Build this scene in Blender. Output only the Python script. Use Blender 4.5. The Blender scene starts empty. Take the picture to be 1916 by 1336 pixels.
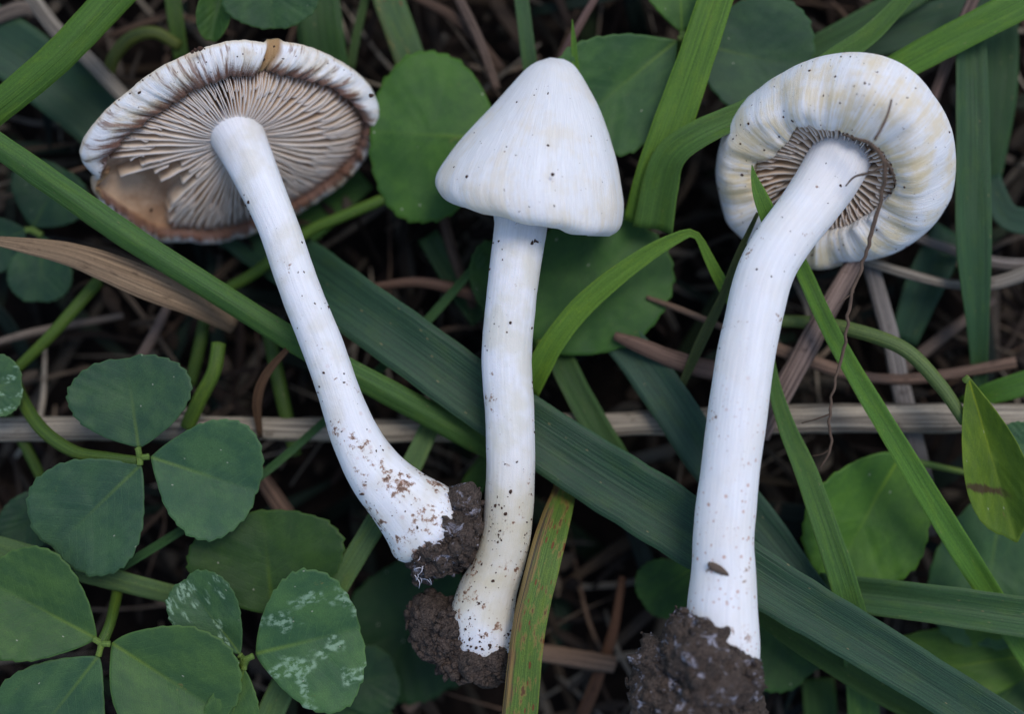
import bpy, math, random
from mathutils import Vector, noise
import numpy as np

# ------------------------------------------------------------------ camera, sky, sun, exposure
S = 1.0 / 18000.0          # one photograph pixel on the plane of the stems = 1/18 mm
GROUND = 560.0             # the soil lies this far (in those units) under the stems
DIST = 2630.0              # camera distance to the plane of the stems
W0, H0 = 1916.0, 1336.0
scene = bpy.context.scene
col = scene.collection
cam_d = bpy.data.cameras.new('camera')
cam = bpy.data.objects.new('camera', cam_d)
col.objects.link(cam)
cam.location = (0, 0, (DIST + GROUND) * S)
cam.rotation_euler = (0, 0, 0)
cam_d.sensor_width = 36.0
cam_d.lens = 36.0 * DIST / W0
cam_d.clip_start = 0.005
cam_d.clip_end = 50.0
cam_d.dof.use_dof = True
cam_d.dof.focus_distance = (DIST - 25) * S
cam_d.dof.aperture_fstop = 9.0
scene.camera = cam

SUN_EL, SUN_AZ = math.radians(62), math.radians(35)     # soft light from the upper right of the picture
world = bpy.data.worlds.new('World')
scene.world = world
world.use_nodes = True
nt = world.node_tree
sky = nt.nodes.new('ShaderNodeTexSky')
sky.sky_type = 'NISHITA'
sky.sun_disc = False
sky.sun_elevation = SUN_EL
sky.sun_rotation = SUN_AZ
sky.air_density = 1.0
sky.dust_density = 1.0
sky.ozone_density = 1.0
bg = nt.nodes['Background']
bg.inputs['Strength'].default_value = 0.14
nt.links.new(sky.outputs[0], bg.inputs['Color'])
sun_d = bpy.data.lights.new('sun', 'SUN')
sun_d.energy = 1.25
sun_d.angle = math.radians(24)
sun_d.color = (1.0, 0.94, 0.90)
sun = bpy.data.objects.new('sun', sun_d)
col.objects.link(sun)
sd = Vector((math.sin(SUN_AZ) * math.cos(SUN_EL), math.cos(SUN_AZ) * math.cos(SUN_EL), math.sin(SUN_EL)))
sun.rotation_euler = (-sd).to_track_quat('-Z', 'Y').to_euler()
sun.location = sd * 0.5
scene.view_settings.view_transform = 'Standard'
scene.view_settings.look = 'None'
scene.view_settings.exposure = 0.34
scene.view_settings.gamma = 1.0

# ------------------------------------------------------------------ helpers
rnd = random.Random(7)


def U(px, py, z=0.0):
    """photograph pixel + height over the stem plane -> point in metres"""
    k = (DIST - z) / DIST
    return Vector(((px - W0 / 2) * k * S, -(py - H0 / 2) * k * S, (z + GROUND) * S))


def lin(r, g, b, m=1.0):
    f = lambda c: (c / 255 / 12.92) if c / 255 <= 0.04045 else ((c / 255 + 0.055) / 1.055) ** 2.4
    return (f(r) * m, f(g) * m, f(b) * m, 1.0)


ORG = {}


def empty(name, loc, label, cat, group=None):
    o = bpy.data.objects.new(name, None)
    o.empty_display_size = 0.003
    col.objects.link(o)
    o.location = loc
    ORG[o.name] = Vector(loc)
    o['label'] = label
    o['category'] = cat
    if group:
        o['group'] = group
    return o


def mk(name, verts, faces, mat, parent=None, origin=None, uv=None, attrs=None, smooth=True, color=None, kind=None):
    if parent is not None:
        og = ORG[parent.name]
    else:
        og = Vector(origin) if origin is not None else Vector(verts[0])
    me = bpy.data.meshes.new(name)
    me.from_pydata([(v[0] - og[0], v[1] - og[1], v[2] - og[2]) for v in verts], [], faces)
    if uv is not None:
        l = me.uv_layers.new(name='UVMap')
        idx = np.empty(len(me.loops), dtype=np.int32)
        me.loops.foreach_get('vertex_index', idx)
        l.data.foreach_set('uv', np.asarray(uv, dtype=np.float32)[idx].ravel())
    for k, v in (attrs or {}).items():
        v = np.asarray(v, dtype=np.float32)
        if v.ndim == 1:
            me.attributes.new(k, 'FLOAT', 'POINT').data.foreach_set('value', v)
        else:
            me.attributes.new(k, 'FLOAT_VECTOR', 'POINT').data.foreach_set('vector', v.ravel())
    if smooth:
        me.shade_smooth()
    me.materials.append(mat)
    o = bpy.data.objects.new(name, me)
    col.objects.link(o)
    if parent is not None:
        o.parent = parent
    else:
        o.location = og
    ORG[o.name] = og
    if color:
        o.color = color
    if kind:
        o['kind'] = kind
    return o


def tag(o, label, cat, group=None):
    o['label'] = label
    o['category'] = cat
    if group:
        o['group'] = group
    return o


def spline(pts, n):
    """Catmull-Rom through rows of numbers, n samples in all, even in arc length (first two columns)"""
    P = np.asarray(pts, float)
    if len(P) == 2:
        P = np.vstack([P[0], P.mean(0), P[1]])
    Q = np.vstack([2 * P[0] - P[1], P, 2 * P[-1] - P[-2]])
    out = []
    for i in range(1, len(Q) - 2):
        a, b, c, d = Q[i - 1], Q[i], Q[i + 1], Q[i + 2]
        for t in np.linspace(0, 1, 24, endpoint=False):
            out.append(0.5 * ((2 * b) + (c - a) * t + (2 * a - 5 * b + 4 * c - d) * t ** 2 + (3 * b - a - 3 * c + d) * t ** 3))
    out.append(P[-1])
    out = np.array(out)
    s = np.concatenate([[0], np.cumsum(np.hypot(*np.diff(out[:, :2], axis=0).T))])
    t = np.linspace(0, s[-1], n)
    return np.stack([np.interp(t, s, out[:, j]) for j in range(out.shape[1])], 1), s[-1]


def nz(x, y, z, sc=1.0):
    return noise.noise(Vector((x * sc, y * sc, z * sc)))


def frames(C):
    """rows of (px,py,z,...) -> world points, tangents, sides, normals"""
    P = [U(*c[:3]) for c in C]
    T = []
    for i in range(len(P)):
        a, b = P[max(0, i - 1)], P[min(len(P) - 1, i + 1)]
        T.append((b - a).normalized())
    sides, nors = [], []
    for t in T:
        s = t.cross(Vector((0, 0, 1)))
        if s.length < 0.05:
            s = sides[-1] if sides else Vector((1, 0, 0))
        s = s.normalized()
        sides.append(s)
        nors.append(s.cross(t).normalized())
    return P, T, sides, nors


# ------------------------------------------------------------------ materials
class NT:
    def __init__(self, name):
        self.m = bpy.data.materials.new(name)
        self.m.use_nodes = True
        self.t = self.m.node_tree
        self.b = self.t.nodes['Principled BSDF']
        self.out = self.t.nodes['Material Output']

    def n(self, typ, **kw):
        nd = self.t.nodes.new('ShaderNode' + typ)
        for k, v in kw.items():
            setattr(nd, k, v)
        return nd

    def link(self, a, b):
        self.t.links.new(a, b)

    def set(self, inp, v):
        if hasattr(v, 'is_output'):
            self.link(v, inp)
        else:
            inp.default_value = v

    def math(self, op, a, b=0.0, c=0.0, clamp=False):
        nd = self.n('Math', operation=op, use_clamp=clamp)
        self.set(nd.inputs[0], a)
        self.set(nd.inputs[1], b)
        self.set(nd.inputs[2], c)
        return nd.outputs[0]

    def mix(self, f, a, b, mode='MIX'):
        nd = self.n('Mix', data_type='RGBA', blend_type=mode)
        self.set(nd.inputs[0], f)
        self.set(nd.inputs[6], a)
        self.set(nd.inputs[7], b)
        return nd.outputs[2]

    def ramp(self, f, lo, hi, v0=0.0, v1=1.0):
        nd = self.n('MapRange', interpolation_type='SMOOTHSTEP')
        self.set(nd.inputs[0], f)
        nd.inputs[1].default_value = lo
        nd.inputs[2].default_value = hi
        nd.inputs[3].default_value = v0
        nd.inputs[4].default_value = v1
        return nd.outputs[0]

    def noise(self, vec, scale, detail=3, rough=0.5, dist=0.0):
        nd = self.n('TexNoise')
        self.set(nd.inputs['Vector'], vec)
        nd.inputs['Scale'].default_value = scale
        nd.inputs['Detail'].default_value = detail
        nd.inputs['Roughness'].default_value = rough
        nd.inputs['Distortion'].default_value = dist
        return nd.outputs[0]

    def voro(self, vec, scale, feature='F1'):
        nd = self.n('TexVoronoi', feature=feature)
        self.set(nd.inputs['Vector'], vec)
        nd.inputs['Scale'].default_value = scale
        return nd

    def mapping(self, vec, scale=(1, 1, 1), loc=(0, 0, 0)):
        nd = self.n('Mapping')
        self.link(vec, nd.inputs[0])
        self.set(nd.inputs[1], loc)
        nd.inputs[3].default_value = scale
        return nd.outputs[0]

    def obj(self):
        return self.n('TexCoord').outputs['Object']

    def uv(self):
        return self.n('TexCoord').outputs['UV']

    def attr(self, name, out='Fac'):
        return self.n('Attribute', attribute_name=name).outputs[out]

    def rand_loc(self):
        oi = self.n('ObjectInfo')
        cx = self.n('CombineXYZ')
        self.link(self.math('MULTIPLY', oi.outputs['Random'], 37.0), cx.inputs[0])
        self.link(self.math('MULTIPLY', oi.outputs['Random'], 91.0), cx.inputs[1])
        return oi, cx.outputs[0]

    def bump(self, h, strength, dist):
        nd = self.n('Bump')
        nd.inputs['Strength'].default_value = strength
        nd.inputs['Distance'].default_value = dist
        self.link(h, nd.inputs['Height'])
        self.link(nd.outputs[0], self.b.inputs['Normal'])
        return nd.outputs[0]

    def base(self, c, rough=0.6, spec=0.4):
        self.set(self.b.inputs['Base Color'], c)
        self.set(self.b.inputs['Roughness'], rough)
        self.b.inputs['Specular IOR Level'].default_value = spec

    def translucent(self, c, f, normal=None):
        tr = self.n('BsdfTranslucent')
        self.set(tr.inputs[0], c)
        if normal:
            self.link(normal, tr.inputs[1])
        mx = self.n('MixShader')
        mx.inputs[0].default_value = f
        self.link(self.b.outputs[0], mx.inputs[1])
        self.link(tr.outputs[0], mx.inputs[2])
        self.link(mx.outputs[0], self.out.inputs[0])


def grass_mat(name, spots=0.0, brown=lin(96, 62, 40)):
    N = NT(name)
    oi, rl = N.rand_loc()
    uv = N.uv()                                       # u: 0..1 across, v: length in pixels / 100
    sep = N.n('SeparateXYZ')
    N.link(uv, sep.inputs[0])
    stripe = N.noise(N.mapping(uv, (38, 0.3, 1), rl), 1.0, 2)
    blot = N.noise(N.mapping(uv, (2.2, 0.9, 1), rl), 1.6, 4, 0.6)
    grain = N.noise(N.obj(), 9000, 2)
    c = oi.outputs['Color']
    c1 = N.mix(N.ramp(stripe, 0.35, 0.68), N.mix(1.0, c, (0.74, 0.77, 0.80, 1), 'MULTIPLY'), N.mix(1.0, c, (1.22, 1.18, 1.12, 1), 'MULTIPLY'))
    c2 = N.mix(N.ramp(blot, 0.46, 0.74, 0, 0.6), c1, N.mix(1.0, c, (1.55, 1.28, 0.75, 1), 'MULTIPLY'))
    mid = N.math('ABSOLUTE', N.math('SUBTRACT', sep.outputs[0], 0.5))
    c3 = N.mix(N.ramp(mid, 0.0, 0.035, 0.5, 0.0), c2, N.mix(1.0, c, (0.5, 0.58, 0.5, 1), 'MULTIPLY'))
    c3 = N.mix(N.ramp(mid, 0.455, 0.5, 0.0, 0.55), c3, N.mix(1.0, c, (1.9, 1.6, 1.4, 1), 'MULTIPLY'))
    c4 = N.mix(N.ramp(grain, 0.3, 0.7, 0, 1), N.mix(1.0, c3, (0.8, 0.8, 0.8, 1), 'MULTIPLY'), N.mix(1.0, c3, (1.2, 1.2, 1.2, 1), 'MULTIPLY'))
    if spots > 0:
        s1 = N.noise(N.mapping(uv, (3.2, 1.5, 1), rl), 1.5, 4, 0.65)
        c4 = N.mix(N.ramp(s1, 0.62 - 0.1 * spots, 0.72 - 0.1 * spots, 0, 0.8), c4, lin(150, 130, 70))
        c4 = N.mix(N.ramp(s1, 0.69 - 0.1 * spots, 0.75 - 0.1 * spots, 0, 0.9), c4, brown)
        v = N.voro(N.mapping(uv, (5, 2.4, 1), rl), 1.0).outputs['Distance']
        c4 = N.mix(N.ramp(v, 0.15, 0.22, 0.9, 0), c4, lin(120, 66, 38))
        ed = N.math('ADD', sep.outputs[0], N.math('MULTIPLY', N.math('SUBTRACT', s1, 0.5), 0.9))
        c4 = N.mix(N.ramp(ed, 0.66, 0.84, 0, 0.85 * min(1, spots)), c4, N.mix(N.ramp(stripe, 0.4, 0.6), lin(70, 52, 46), lin(150, 120, 70)))
    else:
        v = N.voro(N.mapping(uv, (7, 2.2, 1), rl), 1.0).outputs['Distance']
        c4 = N.mix(N.ramp(v, 0.05, 0.09, 0.55, 0), c4, lin(150, 135, 95))
    N.base(c4, N.ramp(grain, 0.3, 0.7, 0.44, 0.62), 0.34)
    nb = N.bump(N.math('ADD', N.math('MULTIPLY', stripe, 1.0), N.math('MULTIPLY', grain, 0.25)), 0.55, 0.00022)
    N.translucent(N.mix(1.0, c4, (1.5, 1.5, 0.6, 1), 'MULTIPLY'), 0.22, nb)
    return N.m


def clover_mat(name, blotch=False, torn=False):
    N = NT(name)
    oi, rl = N.rand_loc()
    uv = N.uv()                                       # u: -1..1 across, v: 0..1 from base to tip
    sep = N.n('SeparateXYZ')
    N.link(uv, sep.inputs[0])
    au = N.math('ABSOLUTE', sep.outputs[0])
    wob = N.noise(N.mapping(uv, (3, 3, 3), rl), 1.5, 3)
    lat = N.math('ADD', N.math('SUBTRACT', sep.outputs[1], N.math('MULTIPLY', au, 0.42)), N.math('MULTIPLY', wob, 0.06))
    lat = N.math('ADD', lat, N.math('MULTIPLY', N.math('SUBTRACT', N.noise(N.mapping(uv, (9, 9, 9), rl), 1.0, 2), 0.5), 0.03))
    vein = N.math('ABSOLUTE', N.math('SINE', N.math('MULTIPLY', lat, 38.0)))
    veinm = N.math('MULTIPLY', N.ramp(vein, 0.0, 0.30, 1, 0), N.ramp(au, 0.0, 0.95, 0.9, 0.25))
    blot = N.noise(N.mapping(uv, (1.6, 1.9, 1), rl), 1.4, 4, 0.6)
    grain = N.noise(N.obj(), 11000, 3, 0.6)
    c = oi.outputs['Color']
    c1 = N.mix(N.ramp(blot, 0.35, 0.7), N.mix(1.0, c, (0.74, 0.80, 0.86, 1), 'MULTIPLY'), N.mix(1.0, c, (1.3, 1.2, 1.0, 1), 'MULTIPLY'))
    c1 = N.mix(N.math('MULTIPLY', N.math('MULTIPLY', veinm, 0.34), N.ramp(N.noise(N.mapping(uv, (4, 4, 4), rl), 1.5, 2), 0.35, 0.65)), c1, N.mix(1.0, c, (1.7, 1.55, 1.2, 1), 'MULTIPLY'))
    c1 = N.mix(N.math('MULTIPLY', N.ramp(au, 0.0, 0.05, 0.75, 0), N.ramp(sep.outputs[1], 0.05, 0.8, 1, 0.1)), c1, N.mix(1.0, c, (2.4, 1.7, 0.8, 1), 'MULTIPLY'))
    c2 = N.mix(N.ramp(grain, 0.3, 0.7, 0, 1), N.mix(1.0, c1, (0.78, 0.78, 0.8, 1), 'MULTIPLY'), N.mix(1.0, c1, (1.22, 1.22, 1.22, 1), 'MULTIPLY'))
    v = N.voro(N.mapping(uv, (5, 5, 5), rl), 1.0).outputs['Distance']
    c2 = N.mix(N.ramp(v, 0.035, 0.06, 0.6, 0), c2, lin(190, 190, 170))
    dmg = N.noise(N.mapping(uv, (2.2, 2.2, 1), rl), 1.7, 5, 0.7)
    c2 = N.mix(N.ramp(dmg, 0.66, 0.72, 0, 0.55), c2, lin(120, 116, 62))
    c2 = N.mix(N.ramp(dmg, 0.71, 0.75, 0, 0.8), c2, lin(92, 64, 42))
    if torn:
        tb = N.math('ADD', N.math('ABSOLUTE', N.math('SUBTRACT', N.math('ADD', sep.outputs[1], N.math('MULTIPLY', sep.outputs[0], 0.12)), 0.74)), N.math('MULTIPLY', N.math('SUBTRACT', dmg, 0.5), 0.12))
        c2 = N.mix(N.math('MULTIPLY', N.ramp(tb, 0.010, 0.034, 0.9, 0), N.ramp(N.math('ADD', sep.outputs[0], N.math('MULTIPLY', dmg, 0.8)), 0.0, 0.5)), c2, lin(70, 50, 34))
    rim = N.attr('rim')
    c2 = N.mix(N.ramp(rim, 0.965, 1.0, 0, 0.45), c2, N.mix(1.0, c, (2.2, 1.8, 1.3, 1), 'MULTIPLY'))
    if blotch:
        b1 = N.noise(N.mapping(uv, (2.0, 2.2, 1), rl), 1.3, 2)
        b2 = N.noise(N.mapping(uv, (14, 14, 1), rl), 1.0, 3, 0.6)
        c2 = N.mix(N.math('MULTIPLY', N.ramp(b1, 0.53, 0.62), N.ramp(b2, 0.42, 0.60, 0, 0.75)), c2, lin(150, 180, 150))
    N.base(c2, N.ramp(grain, 0.3, 0.7, 0.46, 0.62), 0.30)
    h = N.math('ADD', N.math('ADD', N.math('MULTIPLY', veinm, -0.16), N.math('MULTIPLY', wob, 0.8)), N.math('MULTIPLY', grain, 0.35))
    nb = N.bump(h, 0.5, 0.0002)
    N.translucent(N.mix(1.0, c2, (1.6, 1.5, 0.55, 1), 'MULTIPLY'), 0.22, nb)
    return N.m


def straw_mat(name):
    N = NT(name)
    oi, rl = N.rand_loc()
    uv = N.uv()
    st = N.noise(N.mapping(uv, (20, 0.3, 1), rl), 1.0, 3, 0.6)
    bl = N.noise(N.mapping(uv, (3, 1.6, 1), rl), 1.5, 4, 0.65)
    gr = N.noise(N.obj(), 8000, 3, 0.6)
    c = oi.outputs['Color']
    c1 = N.mix(N.ramp(st, 0.32, 0.68), N.mix(1.0, c, (0.38, 0.36, 0.36, 1), 'MULTIPLY'), N.mix(1.0, c, (1.4, 1.38, 1.35, 1), 'MULTIPLY'))
    c1 = N.mix(N.ramp(bl, 0.56, 0.72, 0, 0.75), c1, N.mix(1.0, c, (0.26, 0.22, 0.2, 1), 'MULTIPLY'))
    c1 = N.mix(N.ramp(gr, 0.25, 0.75, 0.3, 0), c1, (0.02, 0.016, 0.014, 1))
    N.base(c1, 0.75, 0.25)
    N.bump(N.math('ADD', st, N.math('MULTIPLY', gr, 0.4)), 0.7, 0.00025)
    return N.m


def soil_mat(name, white=0.0):
    N = NT(name)
    o = N.obj()
    a = N.noise(o, 900, 6, 0.65)
    b = N.noise(o, 4500, 4, 0.7)
    v = N.voro(o, 5200)
    c = N.mix(N.ramp(a, 0.3, 0.7), lin(26, 21, 20), lin(72, 61, 54))
    c = N.mix(N.ramp(b, 0.35, 0.7, 0, 0.7), c, lin(108, 94, 84))
    c = N.mix(N.ramp(v.outputs['Distance'], 0.0, 0.25, 0.35, 0), c, lin(160, 150, 138))
    if white:
        w = N.noise(o, 700, 5, 0.7, 0.6)
        c = N.mix(N.ramp(w, 0.68 - white, 0.80 - white, 0, 0.7), c, lin(190, 190, 205))
    N.base(c, 0.9, 0.25)
    N.bump(N.math('ADD', N.math('MULTIPLY', b, 1.0), N.math('MULTIPLY', v.outputs['Distance'], 0.6)), 0.9, 0.0003)
    return N.m


def plain_mat(name, c, rough=0.7, sc=6000, sss=0.0):
    N = NT(name)
    g = N.noise(N.obj(), sc, 3, 0.6)
    N.base(N.mix(g, tuple(x * 0.6 for x in c[:3]) + (1,), tuple(min(1, x * 1.35) for x in c[:3]) + (1,)), rough, 0.3)
    N.bump(g, 0.5, 0.00015)
    return N.m


def flesh(N, c, rough=0.62):
    N.base(c, rough, 0.32)
    N.b.inputs['Subsurface Weight'].default_value = 0.35
    N.b.inputs['Subsurface Radius'].default_value = (1.0, 0.8, 0.65)
    N.b.inputs['Subsurface Scale'].default_value = 0.0011


def stem_mat(name, tint=0.3, dirt=0.5, rust=0.3, shade=lin(205, 196, 172), foot=0.0):
    """white silky stem: lengthwise fibres, stains that thicken towards the foot, optional painted shade low down; attribute 'along' 0 cap .. 1 foot"""
    N = NT(name)
    o = N.obj()
    along = N.attr('along')
    st = N.noise(N.mapping(N.attr('streak', 'Vector'), (1, 1, 1)), 9.0, 4, 0.6)
    gr = N.noise(o, 7000, 3, 0.6)
    big = N.noise(o, 260, 3, 0.55)
    c = N.mix(N.ramp(st, 0.3, 0.7), (0.77, 0.765, 0.775, 1), (0.85, 0.84, 0.845, 1))
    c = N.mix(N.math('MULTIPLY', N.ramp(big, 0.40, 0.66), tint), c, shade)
    clus = N.math('MULTIPLY', N.math('SUBTRACT', N.noise(o, 330, 3, 0.55), 0.52), 0.75)
    if foot:  # grey-cream on the lower stem: part stain, part shade painted into the colour
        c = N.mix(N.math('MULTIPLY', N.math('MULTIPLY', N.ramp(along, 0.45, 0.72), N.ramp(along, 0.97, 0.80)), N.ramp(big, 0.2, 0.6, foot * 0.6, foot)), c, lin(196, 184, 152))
    d = N.noise(o, 1500, 5, 0.7)
    thr = N.math('ADD', d, N.math('MULTIPLY', N.math('SUBTRACT', along, 0.8), 0.16 * dirt + 0.02))
    thr = N.math('ADD', thr, clus)
    c = N.mix(N.ramp(thr, 0.66 - 0.05 * dirt, 0.74 - 0.05 * dirt, 0, 0.85), c, lin(150, 112, 84))
    c = N.mix(N.ramp(thr, 0.73 - 0.05 * dirt, 0.80 - 0.05 * dirt, 0, 0.85), c, lin(92, 66, 50))
    v = N.voro(o, 520 + 150 * rust).outputs['Distance']
    dd = N.math('ADD', v, N.math('MULTIPLY', gr, 0.12))
    c = N.mix(N.math('MULTIPLY', N.ramp(dd, 0.12, 0.25, 0.75 * rust, 0), N.ramp(along, 0.35, 0.75)), c, lin(186, 132, 104))
    if rust > 0.6:
        v2 = N.voro(o, 1500).outputs['Distance']
        c = N.mix(N.math('MULTIPLY', N.math('MULTIPLY', N.ramp(N.math('ADD', v2, N.math('MULTIPLY', gr, 0.25)), 0.22, 0.40, 0.75, 0), N.ramp(N.noise(o, 420, 2), 0.46, 0.6)), N.ramp(along, 0.3, 0.85)), c, lin(176, 124, 98))
    flesh(N, c)
    N.bump(N.math('ADD', N.math('MULTIPLY', st, 0.8), N.math('MULTIPLY', gr, 0.7)), 0.55, 0.00016)
    return N.m


def cap_mat(name, brown_lip=0.0, cream=0.4, streak_dark=0.0):
    """attributes: rim 0 top .. 1 widest .. 2 lip; streak (radial fibres); bare = torn skin"""
    N = NT(name)
    o = N.obj()
    rim = N.attr('rim')
    stv = N.attr('streak', 'Vector')
    st = N.noise(stv, 1.0, 4, 0.6)
    st2 = N.noise(stv, 4.6, 4, 0.65)
    big = N.noise(o, 200, 4, 0.6)
    gr = N.noise(o, 6500, 3, 0.6)
    c = N.mix(N.ramp(st2, 0.3, 0.7), (0.74, 0.735, 0.745, 1), (0.86, 0.855, 0.86, 1))
    cr = N.math('MULTIPLY', N.ramp(N.math('ADD', N.math('MULTIPLY', st, 0.28), N.math('MULTIPLY', big, 0.76)), 0.46, 0.66), cream)
    c = N.mix(N.math('MULTIPLY', cr, N.ramp(rim, 0.0, 0.9, 0.15, 1)), c, lin(222, 200, 150))
    c = N.mix(N.math('MULTIPLY', N.ramp(rim, 1.25, 1.75), N.ramp(N.math('ADD', N.math('MULTIPLY', st, 0.5), N.math('MULTIPLY', big, 0.5)), 0.4, 0.6, 0.1, cream)), c, lin(212, 192, 142))
    if streak_dark:
        c = N.mix(N.math('MULTIPLY', N.ramp(st, 0.54, 0.66), streak_dark), c, lin(128, 94, 78))
        c = N.mix(N.math('MULTIPLY', N.ramp(big, 0.5, 0.75), streak_dark * 0.6), c, lin(150, 118, 90))
    if brown_lip:
        c = N.mix(N.ramp(N.math('ADD', rim, N.math('MULTIPLY', N.math('SUBTRACT', big, 0.5), 0.6)), 1.18, 1.0, 0, 0.55), c, lin(206, 180, 134))
        lip = N.math('ADD', rim, N.math('MULTIPLY', N.math('SUBTRACT', st, 0.5), 0.8))
        lip = N.math('ADD', lip, N.math('MULTIPLY', N.math('SUBTRACT', gr, 0.5), 0.3))
        c = N.mix(N.ramp(lip, 1.56, 1.95, 0, brown_lip), c, N.mix(gr, lin(62, 40, 32), lin(126, 82, 60)))
    c = N.mix(N.attr('bare'), c, N.mix(gr, lin(140, 104, 62), lin(182, 150, 108)))
    c = N.mix(N.ramp(rim, 2.06, 2.2), c, N.mix(N.ramp(big, 0.4, 0.65), lin(206, 176, 146), lin(168, 134, 104)))
    sp = N.noise(o, 2600, 2, 0.5)
    c = N.mix(N.ramp(sp, 0.73, 0.77, 0, 0.8), c, lin(120, 88, 62))
    flesh(N, c, 0.66)
    N.bump(N.math('ADD', st2, N.math('MULTIPLY', gr, 0.5)), 0.6, 0.0002)
    return N.m


def gill_mat(name, brown=0.75):
    N = NT(name)
    o = N.obj()
    e = N.attr('edge')
    g = N.noise(o, 5000, 3, 0.6)
    big = N.noise(o, 260, 3, 0.6)
    c = N.mix(N.ramp(big, 0.35, 0.7), lin(222, 198, 172), lin(200, 170, 140))
    c = N.mix(N.math('MULTIPLY', N.ramp(e, 0.86, 1.0, 0, 0.6), N.ramp(g, 0.25, 0.5, 0.4, 1)), c, lin(222, 214, 208))
    c = N.mix(N.ramp(N.math('ADD', N.attr('outer'), N.math('MULTIPLY', N.math('SUBTRACT', g, 0.5), 0.25)), 0.86, 1.0, 0, brown), c, lin(110, 68, 48))
    flesh(N, c, 0.7)
    N.bump(g, 0.4, 0.00015)
    return N.m


M_GRASS = grass_mat('grass_green')
M_SPOT = grass_mat('grass_spotted', 1.0)
M_SPOT2 = grass_mat('grass_lightly_spotted', 0.15)
M_CLOVER = clover_mat('clover_green')
M_CLOVER_B = clover_mat('clover_blotched', True)
M_TORN = clover_mat('clover_torn', False, True)
M_STRAW = straw_mat('dry_straw')
M_SOIL = soil_mat('soil_crumb')
M_SOILW = soil_mat('soil_with_mycelium', 0.13)
M_SPECK = plain_mat('soil_speck', lin(66, 46, 36), 0.85)
M_ROOT = plain_mat('root_brown', lin(98, 80, 66), 0.8)
M_GILL = gill_mat('gill_tan')
M_GILL_PALE = gill_mat('gill_pale', 0.0)

# ------------------------------------------------------------------ shape builders


def blade_geo(pts, fold=0.25, roll=0.0, n=None, m=9, thick=3.4, seed=0, wave=1.0):
    C, L = spline(pts, n or max(14, int(sum(math.dist(a[:2], b[:2]) for a, b in zip(pts, pts[1:])) / 14)))
    P, T, Sd, Nr = frames(C)
    V, F, UVs = [], [], []
    rows = len(P)
    for i in range(rows):
        k = (DIST - C[i][2]) / DIST * S
        hw = max(C[i][3], 0.8) * 0.5 * k
        hw *= 1 + 0.035 * wave * nz(i * 0.35, seed * 3.1, 0)
        rl = roll if not callable(roll) else roll(i / (rows - 1))
        cr, sr = math.cos(rl), math.sin(rl)
        sd = Sd[i] * cr + Nr[i] * sr
        nn = Nr[i] * cr - Sd[i] * sr
        v = L * i / (rows - 1) / 100.0
        lay = []
        for j in range(m):
            u = -1 + 2 * j / (m - 1)
            h = fold * hw * (math.sqrt(u * u + 0.012) - 0.55)
            h += 0.020 * hw * math.cos(u * 9.5) + 0.10 * hw * wave * nz(i * 0.16, u * 1.5, seed * 1.7)
            lay.append(P[i] + sd * (u * hw) + nn * h)
        V += lay
        UVs += [(j / (m - 1), v) for j in range(m)]
        for j in range(m):
            u = -1 + 2 * j / (m - 1)
            V.append(lay[j] - nn * (thick * k * (1.0 - 0.65 * abs(u))))
        UVs += [(j / (m - 1), v) for j in range(m)]
    w = 2 * m
    for i in range(rows - 1):
        a, b = i * w, (i + 1) * w
        for j in range(m - 1):
            F.append((a + j, a + j + 1, b + j + 1, b + j))
            F.append((a + m + j, b + m + j, b + m + j + 1, a + m + j + 1))
        F.append((a, b, b + m, a + m))
        F.append((a + m - 1, a + w - 1, b + w - 1, b + m - 1))
    for a in (0, (rows - 1) * w):
        for j in range(m - 1):
            q = (a + j, a + m + j, a + m + j + 1, a + j + 1)
            F.append(q if a == 0 else q[::-1])
    return V, F, UVs


BSEED = [0]
GREEN = (0.66, 0.75, 0.52)


def green(c):
    return (c[0] * GREEN[0], c[1] * GREEN[1], c[2] * GREEN[2], 1.0)



def blade(label, pts, color, fold=0.25, roll=0.0, mat=None, name='grass_leaf', cat='grass blade', wave=1.0, thick=3.4):
    BSEED[0] += 1
    V, F, uv = blade_geo(pts, fold, roll, seed=BSEED[0], wave=wave, thick=thick)
    og = U(*pts[-1][:3])
    if name != 'dry_leaf':
        color = green(color)
    o = mk(name, V, F, mat or M_GRASS, origin=og, uv=uv, color=color)
    return tag(o, label, cat)


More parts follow.
